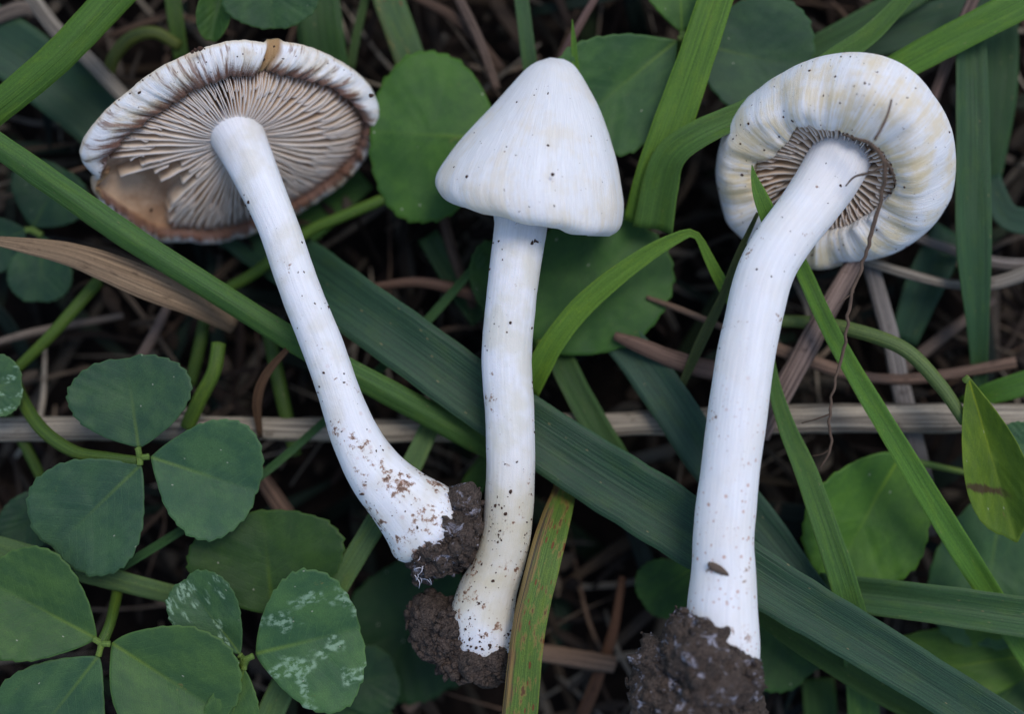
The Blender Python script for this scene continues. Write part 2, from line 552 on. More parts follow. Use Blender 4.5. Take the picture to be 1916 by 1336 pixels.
def tube_geo(pts, n=None, seg=12, lump=0.0, seed=0, cap=True, flat=1.0):
    C, L = spline(pts, n or max(10, int(sum(math.dist(a[:2], b[:2]) for a, b in zip(pts, pts[1:])) / 10)))
    P, T, Sd, Nr = frames(C)
    V, F, UVs, al, stk = [], [], [], [], []
    for i in range(len(P)):
        k = (DIST - C[i][2]) / DIST * S
        r = C[i][3] * k
        for j in range(seg):
            a = 2 * math.pi * j / seg
            rr = r * (1 + lump * (nz(math.cos(a) * 1.3 + seed, math.sin(a) * 1.3, i * 0.11) + 0.5 * nz(math.cos(a) * 3 + seed, math.sin(a) * 3, i * 0.3)))
            V.append(P[i] + Sd[i] * (math.cos(a) * rr) + Nr[i] * (math.sin(a) * rr * flat))
            UVs.append((j / seg, L * i / (len(P) - 1) / 100))
            al.append(i / (len(P) - 1))
            stk.append((math.cos(a) * 1.2, math.sin(a) * 1.2, i / (len(P) - 1) * L / 900))
    for i in range(len(P) - 1):
        for j in range(seg):
            a, b = i * seg, (i + 1) * seg
            j2 = (j + 1) % seg
            F.append((a + j, b + j, b + j2, a + j2))
    if cap:
        for e, row in ((0, 0), (1, len(P) - 1)):
            ci = len(V)
            V.append(P[row] + T[row] * ((-1 if e == 0 else 1) * C[row][3] * 0.25 * S))
            UVs.append((0.5, 0))
            al.append(float(e))
            stk.append((0, 0, e))
            for j in range(seg):
                j2 = (j + 1) % seg
                q = (row * seg + j, row * seg + j2, ci)
                F.append(q if e == 0 else q[::-1])
    return V, F, UVs, al, stk, (C, P, T, Sd, Nr)


def straw(label, pts, color, name='dry_straw', cat='straw', mat=None, flat=0.55, lump=0.14, seg=10):
    BSEED[0] += 1
    q = [(a, b, c, w * 0.5) for a, b, c, w in pts]
    V, F, uv, al, stk, _ = tube_geo(q, seg=seg, lump=lump, seed=BSEED[0] * 2.3, flat=flat)
    color = green(color) if mat is M_GRASS else tuple(0.82 * x for x in color[:3]) + (1.0,)
    o = mk(name, V, F, mat or M_STRAW, origin=U(*pts[0][:3]), uv=uv, color=color)
    return tag(o, label, cat)


def ico(sub):
    import bmesh
    bm = bmesh.new()
    bmesh.ops.create_icosphere(bm, subdivisions=sub, radius=1.0)
    v = [tuple(x.co) for x in bm.verts]
    f = [tuple(y.index for y in x.verts) for x in bm.faces]
    bm.free()
    return v, f


ICO1 = ico(1)
ICO2 = ico(2)
ICO5 = ico(5)


def crumbs(points, r0, r1, rng, normals=None, flat=0.7):
    """many little irregular crumbs in one mesh (points in metres, radii in pixels)"""
    V, F = [], []
    for idx, p in enumerate(points):
        r = (r0 + (r1 - r0) * rng.random() ** 2.6) * S
        sx, sy, sz = (0.45 + 1.1 * rng.random() for _ in range(3))
        ang = rng.random() * 6.28
        ca, sa = math.cos(ang), math.sin(ang)
        b = len(V)
        sd = rng.random() * 50
        for v in ICO1[0]:
            q = 1 + 0.5 * nz(v[0] + sd, v[1], v[2], 1.7)
            x, y, z = v[0] * sx * q * r, v[1] * sy * q * r, v[2] * sz * q * r * flat
            V.append(Vector((p[0] + x * ca - y * sa, p[1] + x * sa + y * ca, p[2] + z)))
        F += [tuple(b + i for i in f) for f in ICO1[1]]
    return V, F


def clump_geo(blobs, rough=0.16, seed=0.0, grains=260, rng=rnd):
    """a lump of soil: star-shaped hull round overlapping blobs (px,py,z,r), crumbled by noise, grains on top"""
    bl = [(U(a, b, c), r * S) for a, b, c, r in blobs]
    ctr = sum((p for p, r in bl), Vector()) / len(bl)
    V = []
    for v in ICO5[0]:
        d = Vector(v).normalized()
        best = 12 * S
        for p, r in bl:
            w = p - ctr
            t = w.dot(d)
            h2 = w.length_squared - t * t
            if h2 < r * r:
                best = max(best, t + math.sqrt(r * r - h2))
        q = ctr + d * best
        s = q / S
        f = nz(s[0] + seed, s[1], s[2], 0.022) * 1.1 + nz(s[0], s[1] + seed, s[2], 0.055) * 0.75 + nz(s[0], s[1], s[2] + seed, 0.13) * 0.45 + abs(nz(s[0], s[1], s[2], 0.28)) * 0.35
        vd = noise.voronoi(Vector((s[0] + seed, s[1], s[2])) * 0.045)[0]
        vd2 = noise.voronoi(Vector((s[0], s[1] + seed, s[2])) * 0.11)[0]
        f += 1.1 * min(0.8, vd[1] - vd[0]) - 0.45 + 0.45 * min(0.6, vd2[1] - vd2[0])
        V.append(ctr + d * (best + f * rough * 90 * S))
    F = list(ICO5[1])
    pts = [V[rng.randrange(len(ICO5[0]))] for _ in range(grains)]
    v2, f2 = crumbs(pts, 1.6, 11.0, rng, flat=1.0)
    b = len(V)
    return V + v2, F + [tuple(b + i for i in f) for f in f2]


def leaflet_geo(base, ang, L, W, fold=0.18, pitch=0.0, roll=0.0, bend=0.0, teeth=30, tooth=0.06, notch=0.03, seed=0, cut=None, bumps=1.0, wedge=0.35, thick=3.2):
    """clover leaflet: base pixel (px,py,z), ang = direction of its tip in the picture (deg, 0 right, 90 up)"""
    px, py, z0 = base
    k = (DIST - z0) / DIST
    O = U(px, py, z0)
    a = math.radians(ang)
    ey = Vector((math.cos(a), math.sin(a), 0))
    ex = Vector((math.sin(a), -math.cos(a), 0))
    ez = Vector((0, 0, 1))
    cp, sp = math.cos(pitch), math.sin(pitch)
    ey, ez = ey * cp + ez * sp, ez * cp - ey * sp
    cr, sr = math.cos(roll), math.sin(roll)
    ex, ez = ex * cr + ez * sr, ez * cr - ex * sr
    NA, rings = teeth * 4, [0.0, 0.18, 0.36, 0.52, 0.66, 0.78, 0.88, 0.95, 1.0]
    mx = max(math.sin(p) * ((1 - math.cos(p)) / 2) ** wedge for p in np.linspace(0.1, 3.0, 60))
    c0 = L * 0.52
    top, UVs, rimA = [], [], []
    for ri, f in enumerate(rings):
        for i in range(NA if ri else 1):
            p = 2 * math.pi * i / NA
            yy = (1 - math.cos(p)) / 2
            x = W * 0.5 * math.sin(p) * (yy ** wedge) / mx
            y = L * yy
            tipf = math.exp(-((p - math.pi) / 0.16) ** 2)
            y -= L * notch * tipf
            tt = (i % 4) / 4.0
            saw = (1 - tt) * tooth * min(1, max(0, (yy - 0.12) * 4)) * (0.7 + 0.6 * nz(i // 4 * 1.7, seed, 3))
            wob = 1 + 0.03 * nz(math.cos(p) * 1.5, math.sin(p) * 1.5, seed * 2.3)
            x, y = x * (1 + saw) * wob, c0 + (y - c0) * (1 + saw) * wob
            x, y = x * f, c0 + (y - c0) * f
            if cut:
                x, y = cut(x, y)
            h = fold * (math.sqrt(x * x + 20) - W * 0.2)
            t = (y - c0) / L
            h += bend * L * t * t
            h += bumps * (5.0 * nz(x * 0.017, y * 0.017, seed * 1.3) + 1.6 * nz(x * 0.05, y * 0.05, seed))
            h += 0.45 * bumps * math.sin(44 * (y / L - abs(x) / (W * 0.5) * 0.42)) * min(1, abs(x) / (W * 0.12))
            top.append(O + (ex * x + ey * y + ez * h) * (k * S))
            UVs.append((x / (W * 0.5), y / L))
            rimA.append(f)
    V = top + [v - ez * (thick * k * S) for v in top]
    n = len(top)
    F = []
    idx = lambda r, i: 0 if r == 0 else 1 + (r - 1) * NA + i % NA
    for r in range(len(rings) - 1):
        for i in range(NA):
            if r == 0:
                q = (0, idx(1, i), idx(1, i + 1))
            else:
                q = (idx(r, i), idx(r + 1, i), idx(r + 1, i + 1), idx(r, i + 1))
            F.append(q)
            F.append(tuple(n + x for x in q[::-1]))
    r = len(rings) - 1
    for i in range(NA):
        a_, b_ = idx(r, i), idx(r, i + 1)
        F.append((a_, a_ + n, b_ + n, b_))
    return V, F, UVs + UVs, rimA + rimA


def clover(label, joint, leaflets, color, petiole=None, mat=None, pet_color=None, joint_r=9):
    """one clover leaf: joint pixel, leaflets = list of dicts, petiole = centre line (px,py,z,width)"""
    root = empty('clover_leaf', U(*joint), label, 'clover leaf')
    for d in leaflets:
        d = dict(d)
        BSEED[0] += 1
        c = d.pop('color', color)
        mt = d.pop('mat', mat or M_CLOVER)
        lab = d.pop('plabel', None)
        b = d.pop('base', joint)
        V, F, uv, rim = leaflet_geo(b, seed=BSEED[0] * 1.9, **d)
        o = mk('leaflet', V, F, mt, parent=root, uv=uv, attrs={'rim': rim}, color=green(c))
        if lab:
            o['label'] = lab
        if math.dist(b[:2], joint[:2]) > 5:
            V, F, uv, *_ = tube_geo([(joint[0], joint[1], joint[2] - 4, joint_r * 0.8), ((joint[0] + b[0]) / 2, (joint[1] + b[1]) / 2, b[2] - 4, joint_r * 0.65), (b[0], b[1], b[2] - 4, joint_r * 0.7)], n=8, seg=8, lump=0.1)
            mk('leaflet_stalk', V, F, M_GRASS, parent=root, uv=uv, color=green(lin(128, 150, 82)))
    if petiole:
        V, F, uv, *_ = tube_geo([(a, b, c, w * 0.5) for a, b, c, w in petiole], seg=12, lump=0.06, seed=BSEED[0])
        mk('petiole', V, F, M_GRASS, parent=root, uv=uv, color=green(pet_color or lin(84, 108, 48)))
    return root


# ------------------------------------------------------------------ the setting: soil, thatch, deep grass
def ground():
    V, F = [], []
    n = 150
    g = lambda t: (abs(t) ** 2.2) * math.copysign(1, t)
    for i in range(n + 1):
        for j in range(n + 1):
            x, y = g(-1 + 2 * i / n) * 1.5, g(-1 + 2 * j / n) * 1.5
            px, py = x / S, y / S
            z = 34 * nz(px, py, 1, 0.006) + 22 * nz(px, py, 5, 0.02) + 10 * nz(px, py, 9, 0.06)
            V.append((x, y, z * S))
    for i in range(n):
        for j in range(n):
            a = i * (n + 1) + j
            F.append((a, a + n + 1, a + n + 2, a + 1))
    N = NT('dark_soil')
    o = N.obj()
    a = N.noise(o, 400, 6, 0.65)
    b = N.noise(o, 2400, 4, 0.7)
    c = N.mix(N.ramp(a, 0.3, 0.7), lin(17, 14, 13), lin(38, 31, 27))
    c = N.mix(N.ramp(b, 0.5, 0.75, 0, 0.5), c, lin(52, 44, 38))
    N.base(c, 0.95, 0.15)
    N.bump(b, 0.9, 0.0006)
    o = mk('soil', V, F, N.m, origin=(0, 0, 0))
    o['kind'] = 'structure'
    o['label'] = 'dark brown soil under the grass and clover'


def vcol_mat(name, rough=0.8, spec=0.2, trans=0.0):
    N = NT(name)
    uv = N.uv()
    st = N.noise(N.mapping(uv, (14, 0.5, 1)), 1.0, 3, 0.6)
    bl = N.noise(N.obj(), 500, 4, 0.6)
    c = N.attr('tint', 'Vector')
    c1 = N.mix(N.ramp(st, 0.3, 0.7), N.mix(1.0, c, (0.5, 0.48, 0.47, 1), 'MULTIPLY'), N.mix(1.0, c, (1.3, 1.3, 1.3, 1), 'MULTIPLY'))
    c1 = N.mix(N.ramp(bl, 0.5, 0.7, 0, 0.7), c1, N.mix(1.0, c, (0.3, 0.27, 0.25, 1), 'MULTIPLY'))
    N.base(c1, rough, spec)
    nb = N.bump(st, 0.6, 0.0002)
    if trans:
        N.translucent(c1, trans, nb)
    return N.m


def stuff_strips(name, label, count, gen, mat, m=3):
    V, F, UV, T = [], [], [], []
    for i in range(count):
        pts, c = gen(i)
        v, f, uv = blade_geo(pts, fold=0.3, roll=rnd.uniform(-0.6, 0.6), n=9, m=m, seed=i, thick=4)
        b = len(V)
        V += v
        F += [tuple(b + x for x in q) for q in f]
        UV += [(a + i * 3.3, bb + i * 1.7) for a, bb in uv]
        T += [c[:3]] * len(v)
    o = mk(name, V, F, mat, origin=(0, 0, 0), uv=UV, attrs={'tint': np.array(T)}, kind='stuff')
    o['label'] = label
    return o


ground()


def gen_thatch(i):
    if i % 3 == 0:            # short flakes and bits of leaf between the straws
        x, y, z, a, L = rnd.uniform(-300, 2200), rnd.uniform(-300, 1640), rnd.uniform(-520, -300), rnd.uniform(0, 6.28), rnd.uniform(18, 80)
        c, s, w = math.cos(a) * L / 2, math.sin(a) * L / 2, rnd.uniform(8, 34)
        cc = rnd.choice([lin(126, 112, 96), lin(96, 80, 66), lin(150, 138, 120), lin(70, 56, 48)])
        m = rnd.uniform(0.1, 0.45)
        return [(x - c, y - s, z - rnd.uniform(-20, 20), w * 0.4), (x, y, z, w), (x + c, y + s, z + rnd.uniform(-20, 20), w * 0.3)], tuple(q * m for q in cc)
    x, y = rnd.uniform(-1300, 3200), rnd.uniform(-1200, 2500)
    a = rnd.uniform(0, math.pi)
    L = rnd.uniform(120, 460)
    z = rnd.uniform(-535, -330)
    w = rnd.uniform(7, 26)
    dz = rnd.uniform(-70, 70)
    bx, by = rnd.uniform(-50, 50), rnd.uniform(-50, 50)
    c, s = math.cos(a) * L / 2, math.sin(a) * L / 2
    cc = rnd.choice([lin(120, 108, 94), lin(96, 82, 70), lin(150, 140, 124), lin(84, 68, 58), lin(76, 68, 54), lin(112, 94, 74)])
    m = rnd.uniform(0.10, 0.42)
    return [(x - c, y - s, z - dz, w * 0.6), (x + bx, y + by, z + rnd.uniform(0, 25), w), (x + c, y + s, z + dz, w * 0.5)], tuple(q * m for q in cc)


stuff_strips('thatch', 'dead brown straw littering the soil deep between the grass', 3000, gen_thatch, vcol_mat('thatch_brown'))


def gen_fine(i):
    x, y, z = rnd.uniform(-500, 2400), rnd.uniform(-500, 1840), rnd.uniform(-430, -300)
    a, L, w = rnd.uniform(0, 6.28), rnd.uniform(120, 420), rnd.uniform(4, 11)
    c, s = math.cos(a) * L / 2, math.sin(a) * L / 2
    cc = rnd.choice([lin(160, 148, 130), lin(136, 120, 102), lin(176, 164, 144), lin(120, 98, 80)])
    m = rnd.uniform(0.35, 0.9)
    return [(x - c, y - s, z - 40, w * 0.7), (x + rnd.uniform(-40, 40), y + rnd.uniform(-40, 40), z, w), (x + c, y + s, z - rnd.uniform(-20, 60), w * 0.4)], tuple(q * m for q in cc)


stuff_strips('fine_straw', 'tangle of fine pale straw strands between soil and grass', 420, gen_fine, vcol_mat('fine_straw_pale'))


def gen_deep(i):
    x, y = rnd.uniform(-1300, 3200), rnd.uniform(-1200, 2500)
    a = rnd.uniform(0, math.pi * 2)
    L = rnd.uniform(160, 520)
    z = rnd.uniform(-480, -300)
    w = rnd.uniform(16, 42)
    bx, by = rnd.uniform(-40, 40), rnd.uniform(-40, 40)
    c, s = math.cos(a) * L / 2, math.sin(a) * L / 2
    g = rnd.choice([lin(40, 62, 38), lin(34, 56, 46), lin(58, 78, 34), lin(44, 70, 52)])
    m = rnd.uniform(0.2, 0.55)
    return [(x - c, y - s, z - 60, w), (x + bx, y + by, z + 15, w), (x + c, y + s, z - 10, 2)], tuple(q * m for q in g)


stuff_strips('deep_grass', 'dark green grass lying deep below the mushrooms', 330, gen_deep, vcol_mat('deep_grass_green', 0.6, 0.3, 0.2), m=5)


def gen_around(i):
    while True:
        x, y = rnd.uniform(-1300, 3200), rnd.uniform(-1200, 2500)
        if x < -180 or x > W0 + 180 or y < -180 or y > H0 + 180:
            break
    a = rnd.uniform(0, math.pi * 2)
    L = rnd.uniform(200, 620)
    z = rnd.uniform(-300, -40)
    w = rnd.uniform(28, 70)
    # keep the blade's reach outside the picture: lay it along the border
    if -180 <= y <= H0 + 180:
        a = math.pi / 2 + rnd.uniform(-0.3, 0.3)
    elif -180 <= x <= W0 + 180:
        a = rnd.uniform(-0.3, 0.3)
    c, s = math.cos(a) * L / 2, math.sin(a) * L / 2
    g = rnd.choice([lin(60, 88, 50), lin(50, 80, 64), lin(86, 116, 48), lin(56, 90, 66)])
    return [(x - c, y - s, -520, w), (x, y, z, w), (x + c, y + s, z - 60, 2)], g


stuff_strips('surrounding_grass', 'green lawn grass growing all around the three mushrooms', 420, gen_around, vcol_mat('surrounding_grass_green', 0.55, 0.35, 0.2), m=5)

# ------------------------------------------------------------------ straw and dead leaves
GREY = lin(150, 142, 128)
BEIGE = lin(160, 146, 122)
BROWN = lin(112, 88, 66)
PINKISH = lin(142, 122, 112)
straw('long pale grey straw lying straight across under all three mushrooms', [(-80, 806, -165, 44), (300, 800, -170, 46), (740, 806, -180, 44), (1100, 795, -185, 44), (1500, 784, -165, 54), (1980, 782, -160, 56)], lin(168, 158, 140))
blade('dry tan grass leaf with dark blotches under the long folded blade', [(-40, 446, -40, 12), (30, 456, -45, 26), (140, 478, -60, 46), (270, 528, -80, 60), (370, 572, -120, 46), (440, 612, -180, 30)], tuple(0.95 * x for x in lin(150, 126, 98)), -0.3, 0.1, M_STRAW, 'dry_leaf', 'dry leaf')
straw('grey dead straw running behind the bright blade toward the brown-gilled cap', [(50, -20, -230, 30), (100, 50, -220, 30), (160, 105, -215, 28), (240, 190, -230, 28)], GREY)
straw('short grey straw end beside the dark wide blade and a bright blade', [(-30, 40, -240, 30), (40, 14, -230, 34), (85, 22, -235, 26)], lin(120, 108, 96))
straw('furrowed pinkish dead stalk sloping down from the hooded cap', [(1612, 468, -120, 32), (1540, 595, -110, 40), (1480, 705, -110, 44), (1420, 815, -140, 42)], PINKISH)
straw('grey flat straw falling from the hooded cap past the thin bright blade', [(1622, 470, -190, 30), (1668, 640, -190, 34), (1692, 755, -200, 38), (1722, 880, -215, 40), (1748, 1000, -230, 34)], lin(140, 134, 128))
straw('thin pale straw curving from the hooded cap to the dark upright blade', [(1590, 478, -170, 16), (1690, 510, -165, 20), (1780, 532, -190, 18), (1860, 530, -190, 26), (1950, 498, -180, 26)], GREY)
straw('pale straw emerging behind the dark upright blade beside the hooded cap', [(1700, 440, -240, 16), (1790, 470, -225, 20), (1870, 492, -210, 24), (1960, 496, -200, 24)], lin(140, 132, 124))
straw('brown furrowed stalk between the round clover leaflet and the curved stem', [(1150, 628, -140, 16), (1200, 648, -130, 30), (1260, 672, -130, 34), (1330, 692, -140, 36), (1400, 700, -160, 30)], lin(122, 98, 84))
straw('brown straw emerging from behind the curved stem and bending along the petiole', [(1400, 630, -160, 22), (1480, 662, -155, 26), (1570, 694, -160, 26), (1640, 708, -180, 20), (1740, 706, -190, 22), (1900, 678, -200, 22)], lin(128, 104, 88))
straw('thin pale straw touching the curved stem beside the sharply bent blade', [(1210, 556, -150, 8), (1280, 582, -140, 12), (1360, 616, -150, 12)], lin(136, 112, 92))
straw('dark brown arched straw between the first two stems', [(680, 540, -215, 14), (775, 528, -200, 20), (850, 541, -205, 24), (940, 572, -220, 20)], lin(104, 80, 66))
straw('dull straw running down beneath the cone-shaped cap', [(828, 400, -250, 18), (850, 480, -250, 20), (885, 575, -260, 14)], lin(104, 86, 72))
straw('short straw lying level below the spotted blade and the middle stem', [(990, 1220, -230, 34), (1060, 1230, -225, 36), (1150, 1244, -235, 32)], lin(128, 106, 88))
blade('withered brown thin leaf hanging beside the first stem', [(545, 645, -70, 9), (498, 700, -90, 17), (481, 752, -110, 18), (487, 820, -150, 10)], tuple(0.5 * x for x in lin(128, 96, 68)), 0.4, 0.3, M_STRAW, 'dry_leaf', 'dry leaf')
straw('grey straw rising behind the large round green leaflet', [(850, -20, -230, 18), (895, 70, -225, 20), (930, 165, -240, 16)], lin(118, 100, 88))
straw('brown straw slanting past the grey straw behind the cone-shaped cap', [(770, -10, -260, 16), (860, 40, -255, 22), (940, 130, -265, 18)], lin(92, 72, 58))
straw('brown stem leaning down to the tip of the cone-shaped cap', [(1122, -20, -180, 15), (1085, 45, -175, 17), (1045, 115, -190, 14)], lin(118, 94, 86))
straw('reddish grey stem running behind the broad bright blade by the hooded cap', [(1830, -20, -170, 24), (1790, 70, -170, 22), (1745, 190, -185, 22)], lin(120, 100, 92))
straw('dim pale straw lying under the dry tan leaf at the lone green stems', [(315, 570, -260, 16), (280, 640, -255, 20), (245, 700, -270, 20)], lin(124, 108, 98))
straw('dim grey straw pointing at the dry tan leaf near green stem', [(-30, 648, -250, 12), (70, 620, -245, 16), (230, 590, -260, 12)], lin(122, 110, 98))
straw('faded brown straw under the yellow-green folded leaf', [(1690, 690, -270, 24), (1790, 610, -255, 22), (1860, 560, -260, 16)], lin(110, 96, 86))
straw('pair of dead brown stalks crossing below the clover with four leaflets', [(480, 880, -240, 30), (520, 940, -235, 34), (570, 1010, -250, 30)], lin(112, 90, 76))
straw('dark brown straw below the brown soil clump of the first mushroom', [(760, 1330, -300, 24), (830, 1250, -290, 30), (900, 1180, -300, 20)], lin(116, 98, 84))
straw('rusty brown stalk standing between the spotted blade and the soil ball', [(1165, 1080, -250, 16), (1145, 1190, -250, 20), (1110, 1290, -260, 24), (1080, 1360, -270, 22)], lin(104, 72, 50))

# ------------------------------------------------------------------ grass blades
DARK = lin(58, 88, 76)
BLUE = lin(66, 98, 84)
MID = lin(78, 112, 58)
BRIGHT = lin(102, 138, 54)
blade('wide dark blue-green blade running the whole way under all three mushrooms', [(-80, 30, -250, 118), (60, 118, -240, 118), (240, 262, -310, 116), (440, 410, -340, 110), (550, 490, -240, 110), (640, 556, -130, 112), (770, 648, -85, 114), (905, 746, -75, 116), (1090, 868, -60, 122), (1250, 968, -25, 126), (1420, 1082, 10, 104), (1640, 1215, 0, 96), (1850, 1345, -20, 90), (1960, 1412, -30, 84)], DARK, 0.30, 0.05)
blade('bright folded blade slanting alone past the wide dark blade and grey straw', [(270, -70, -40, 66), (205, 0, -35, 64), (105, 105, -30, 62), (0, 195, -40, 58), (-90, 268, -60, 52)], lin(92, 128, 56), -0.55, 0.15)
blade('long narrow folded blade crossing in front of the brown-gilled cap edge', [(-80, 222, 10, 46), (0, 276, 5, 48), (120, 360, 0, 50), (240, 444, -15, 50), (400, 545, -45, 46), (545, 636, -66, 46), (660, 700, -75, 48), (800, 775, -100, 50), (900, 828, -120, 50), (990, 870, -140, 40)], lin(84, 120, 66), -0.62, -0.12)
blade('grey-green blade with rusty specks behind the round leaflet', [(712, -50, -220, 56), (728, 0, -220, 58), (750, 60, -225, 58), (775, 135, -235, 56), (800, 230, -260, 50)], lin(84, 112, 76), 0.12, 0.1, M_SPOT2)
blade('narrow upright blade ending behind the top of the cone-shaped cap', [(966, -50, -170, 24), (976, 0, -165, 26), (990, 110, -170, 28), (1005, 210, -210, 26)], lin(78, 108, 76), 0.3)
blade('tiny bright grass tip poking up beside the cone-shaped cap', [(1082, 170, -120, 15), (1076, 110, -100, 12), (1073, 70, -90, 9), (1071, 36, -85, 1.5)], lin(104, 144, 60), 0.3)
blade('broad bright blade standing between cone-shaped cap and hooded cap', [(1360, -60, -60, 66), (1338, 0, -60, 66), (1305, 100, -65, 68), (1265, 215, -75, 74), (1228, 320, -90, 74), (1200, 420, -130, 68)], BRIGHT, 0.12, -0.1)
blade('long arched blade curving along the top of the hooded cap', [(1222, 430, -110, 76), (1236, 350, -85, 70), (1256, 290, -60, 62), (1310, 250, -48, 56), (1400, 208, -50, 48), (1500, 152, -70, 44), (1570, 105, -80, 42), (1630, 62, -80, 38), (1690, 0, -85, 30), (1730, -50, -90, 24)], lin(88, 122, 62), 0.5, 0.25)
blade('flat bright blade reaching in behind the crown of the hooded cap', [(1620, 165, -140, 54), (1700, 115, -115, 58), (1810, 57, -95, 60), (1916, 2, -85, 62), (2000, -45, -90, 60)], lin(96, 136, 52), 0.14, 0.1)
blade('dark upright folded blade standing beside the hooded cap', [(1812, 40, -150, 58), (1817, 150, -130, 62), (1819, 300, -120, 66), (1820, 450, -125, 70), (1828, 600, -160, 46), (1834, 740, -240, 26)], lin(66, 98, 72), 0.45, 0.1)
blade('thin bright blade slanting from under the hooded cap past the rootlet', [(1462, 425, -100, 24), (1497, 495, -60, 30), (1540, 590, -40, 32), (1585, 675, -32, 34), (1708, 880, -30, 42), (1800, 1030, -45, 46), (1852, 1112, -75, 44), (1935, 1245, -110, 44), (1990, 1330, -140, 40)], lin(100, 142, 60), 0.35, -0.15)
blade('creased green blade leaning on the wide dark blade beside the curved stem', [(1438, 630, -95, 8), (1447, 715, -75, 24), (1472, 800, -60, 34), (1508, 885, -45, 44), (1548, 1000, -35, 50), (1580, 1100, -38, 54), (1600, 1185, -75, 58), (1612, 1300, -150, 62), (1618, 1400, -170, 62)], lin(84, 120, 62), 0.42, 0.1)
blade('two-toned level blade crossing over the thin bright blade', [(1530, 1102, -110, 60), (1600, 1113, -95, 68), (1750, 1132, -48, 72), (1916, 1156, -40, 76), (2010, 1168, -45, 76)], lin(74, 106, 74), 0.75, 0.2)
blade('dark streaked blade passing behind the lower part of the curved stem', [(1130, 600, -180, 60), (1195, 672, -150, 76), (1265, 770, -130, 82), (1330, 870, -125, 78), (1430, 985, -120, 66), (1510, 1085, -110, 46), (1560, 1140, -130, 38)], lin(58, 88, 82), 0.3, -0.1)
blade('dark narrow blade between the middle stem and the wide blade', [(1020, 600, -210, 44), (1062, 700, -175, 50), (1110, 790, -165, 52), (1165, 880, -170, 50), (1210, 960, -190, 44)], lin(62, 94, 52), 0.4, 0.15)
blade('yellowing blade with rust-brown spots leaning on the foot of the middle mushroom', [(1075, 850, -150, 40), (1056, 920, -100, 44), (1036, 985, -10, 58), (1016, 1060, 40, 62), (989, 1180, 62, 63), (973, 1336, 58, 66), (965, 1410, 50, 66)], lin(112, 136, 70), 0.14, -0.1, M_SPOT)
blade('light green blade bent sharply over beside the round clover leaflet', [(985, 735, -110, 48), (1008, 690, -85, 46), (1036, 640, -70, 44), (1085, 578, -62, 42), (1150, 520, -55, 38), (1220, 470, -50, 30), (1275, 441, -46, 20), (1294, 436, -44, 15), (1308, 446, -50, 14), (1328, 487, -60, 20), (1350, 530, -75, 24), (1372, 570, -90, 20)], lin(112, 148, 62), 0.4, 0.1)
blade('narrow dull sedge blade hugging the curved stem under the hooded cap', [(1418, 398, -20, 7), (1380, 480, -45, 13), (1350, 560, -70, 17), (1315, 632, -90, 21), (1276, 720, -130, 14), (1250, 790, -170, 8)], lin(84, 92, 58), 0.5)
blade('green blade tip lying over the lip of the hooded cap', [(1407, 308, 40, 1.5), (1412, 335, 42, 14), (1422, 365, 38, 27), (1438, 405, 20, 34), (1455, 450, -20, 30)], lin(112, 150, 74), 0.35)
blade('pale grey-green blade between the open blue-green clover and broad dull clover', [(-70, 1008, -90, 44), (0, 1027, -85, 44), (130, 1063, -80, 44), (240, 1093, -80, 40), (340, 1118, -110, 36)], lin(96, 122, 84), -0.2, -0.1)
blade('straight grey-green blade passing under the bulb of the first mushroom', [(842, 720, -190, 30), (803, 802, -165, 36), (764, 882, -140, 40), (702, 981, -110, 42), (640, 1083, -95, 42), (580, 1185, -110, 44), (520, 1305, -95, 50), (490, 1380, -90, 52)], lin(100, 128, 90), 0.2, 0.1)
blade('very thin dark blade crossing under the long folded blade', [(910, 474, -190, 14), (795, 605, -180, 18), (700, 702, -165, 17), (600, 795, -150, 15), (470, 905, -120, 16), (328, 1000, -90, 17), (200, 1078, -95, 17)], lin(66, 102, 66), 0.4)
blade('short green blade reaching in beside the yellow-green folded leaf', [(1800, 760, -190, 30), (1850, 738, -160, 42), (1920, 716, -140, 46), (1990, 690, -140, 46)], lin(84, 126, 48), 0.2)
blade('dim green blade behind the top of the brown-gilled cap', [(318, -50, -240, 30), (328, 30, -235, 30), (340, 110, -250, 28)], lin(70, 98, 40), 0.3)
blade('dim broad blade standing behind the crown of the brown-gilled cap', [(590, -40, -240, 80), (600, 60, -235, 86), (615, 160, -260, 80)], lin(58, 92, 50), 0.2)
blade('dusky thin blade close beside the specked grey-green blade', [(690, -30, -250, 14), (668, 60, -250, 16), (655, 130, -260, 16)], lin(76, 100, 62), 0.2)
blade('dark shaded blade above the arched blade by the clover', [(1480, 110, -220, 40), (1580, 60, -210, 48), (1680, 5, -215, 50), (1740, -30, -220, 46)], lin(62, 96, 56), 0.2)
blade('deep blue-green blade crossing behind the flat bright blade', [(1560, 90, -260, 60), (1680, 60, -250, 72), (1800, 20, -255, 74), (1900, -30, -260, 60)], lin(52, 84, 66), 0.2)
blade('shaded blade standing behind the dark upright blade', [(1872, 20, -240, 66), (1868, 160, -235, 70), (1850, 300, -245, 60), (1836, 400, -260, 40)], lin(52, 86, 54), 0.2)
blade('deep teal blade leaning below the hooded cap near pale straw', [(1780, 430, -260, 70), (1730, 530, -255, 72), (1690, 640, -270, 50)], lin(54, 86, 74), 0.3)
blade('teal blade bending out behind the dark upright blade', [(1850, 330, -235, 40), (1880, 400, -230, 48), (1930, 415, -230, 50), (1990, 410, -235, 50)], lin(52, 84, 74), 0.2)
blade('dark wide shaded leaf blade below the creased blade', [(1390, 1120, -130, 40), (1490, 1195, -100, 44), (1620, 1275, -105, 52), (1750, 1345, -110, 56), (1800, 1380, -110, 56)], lin(66, 98, 40), 0.2, 0.2)
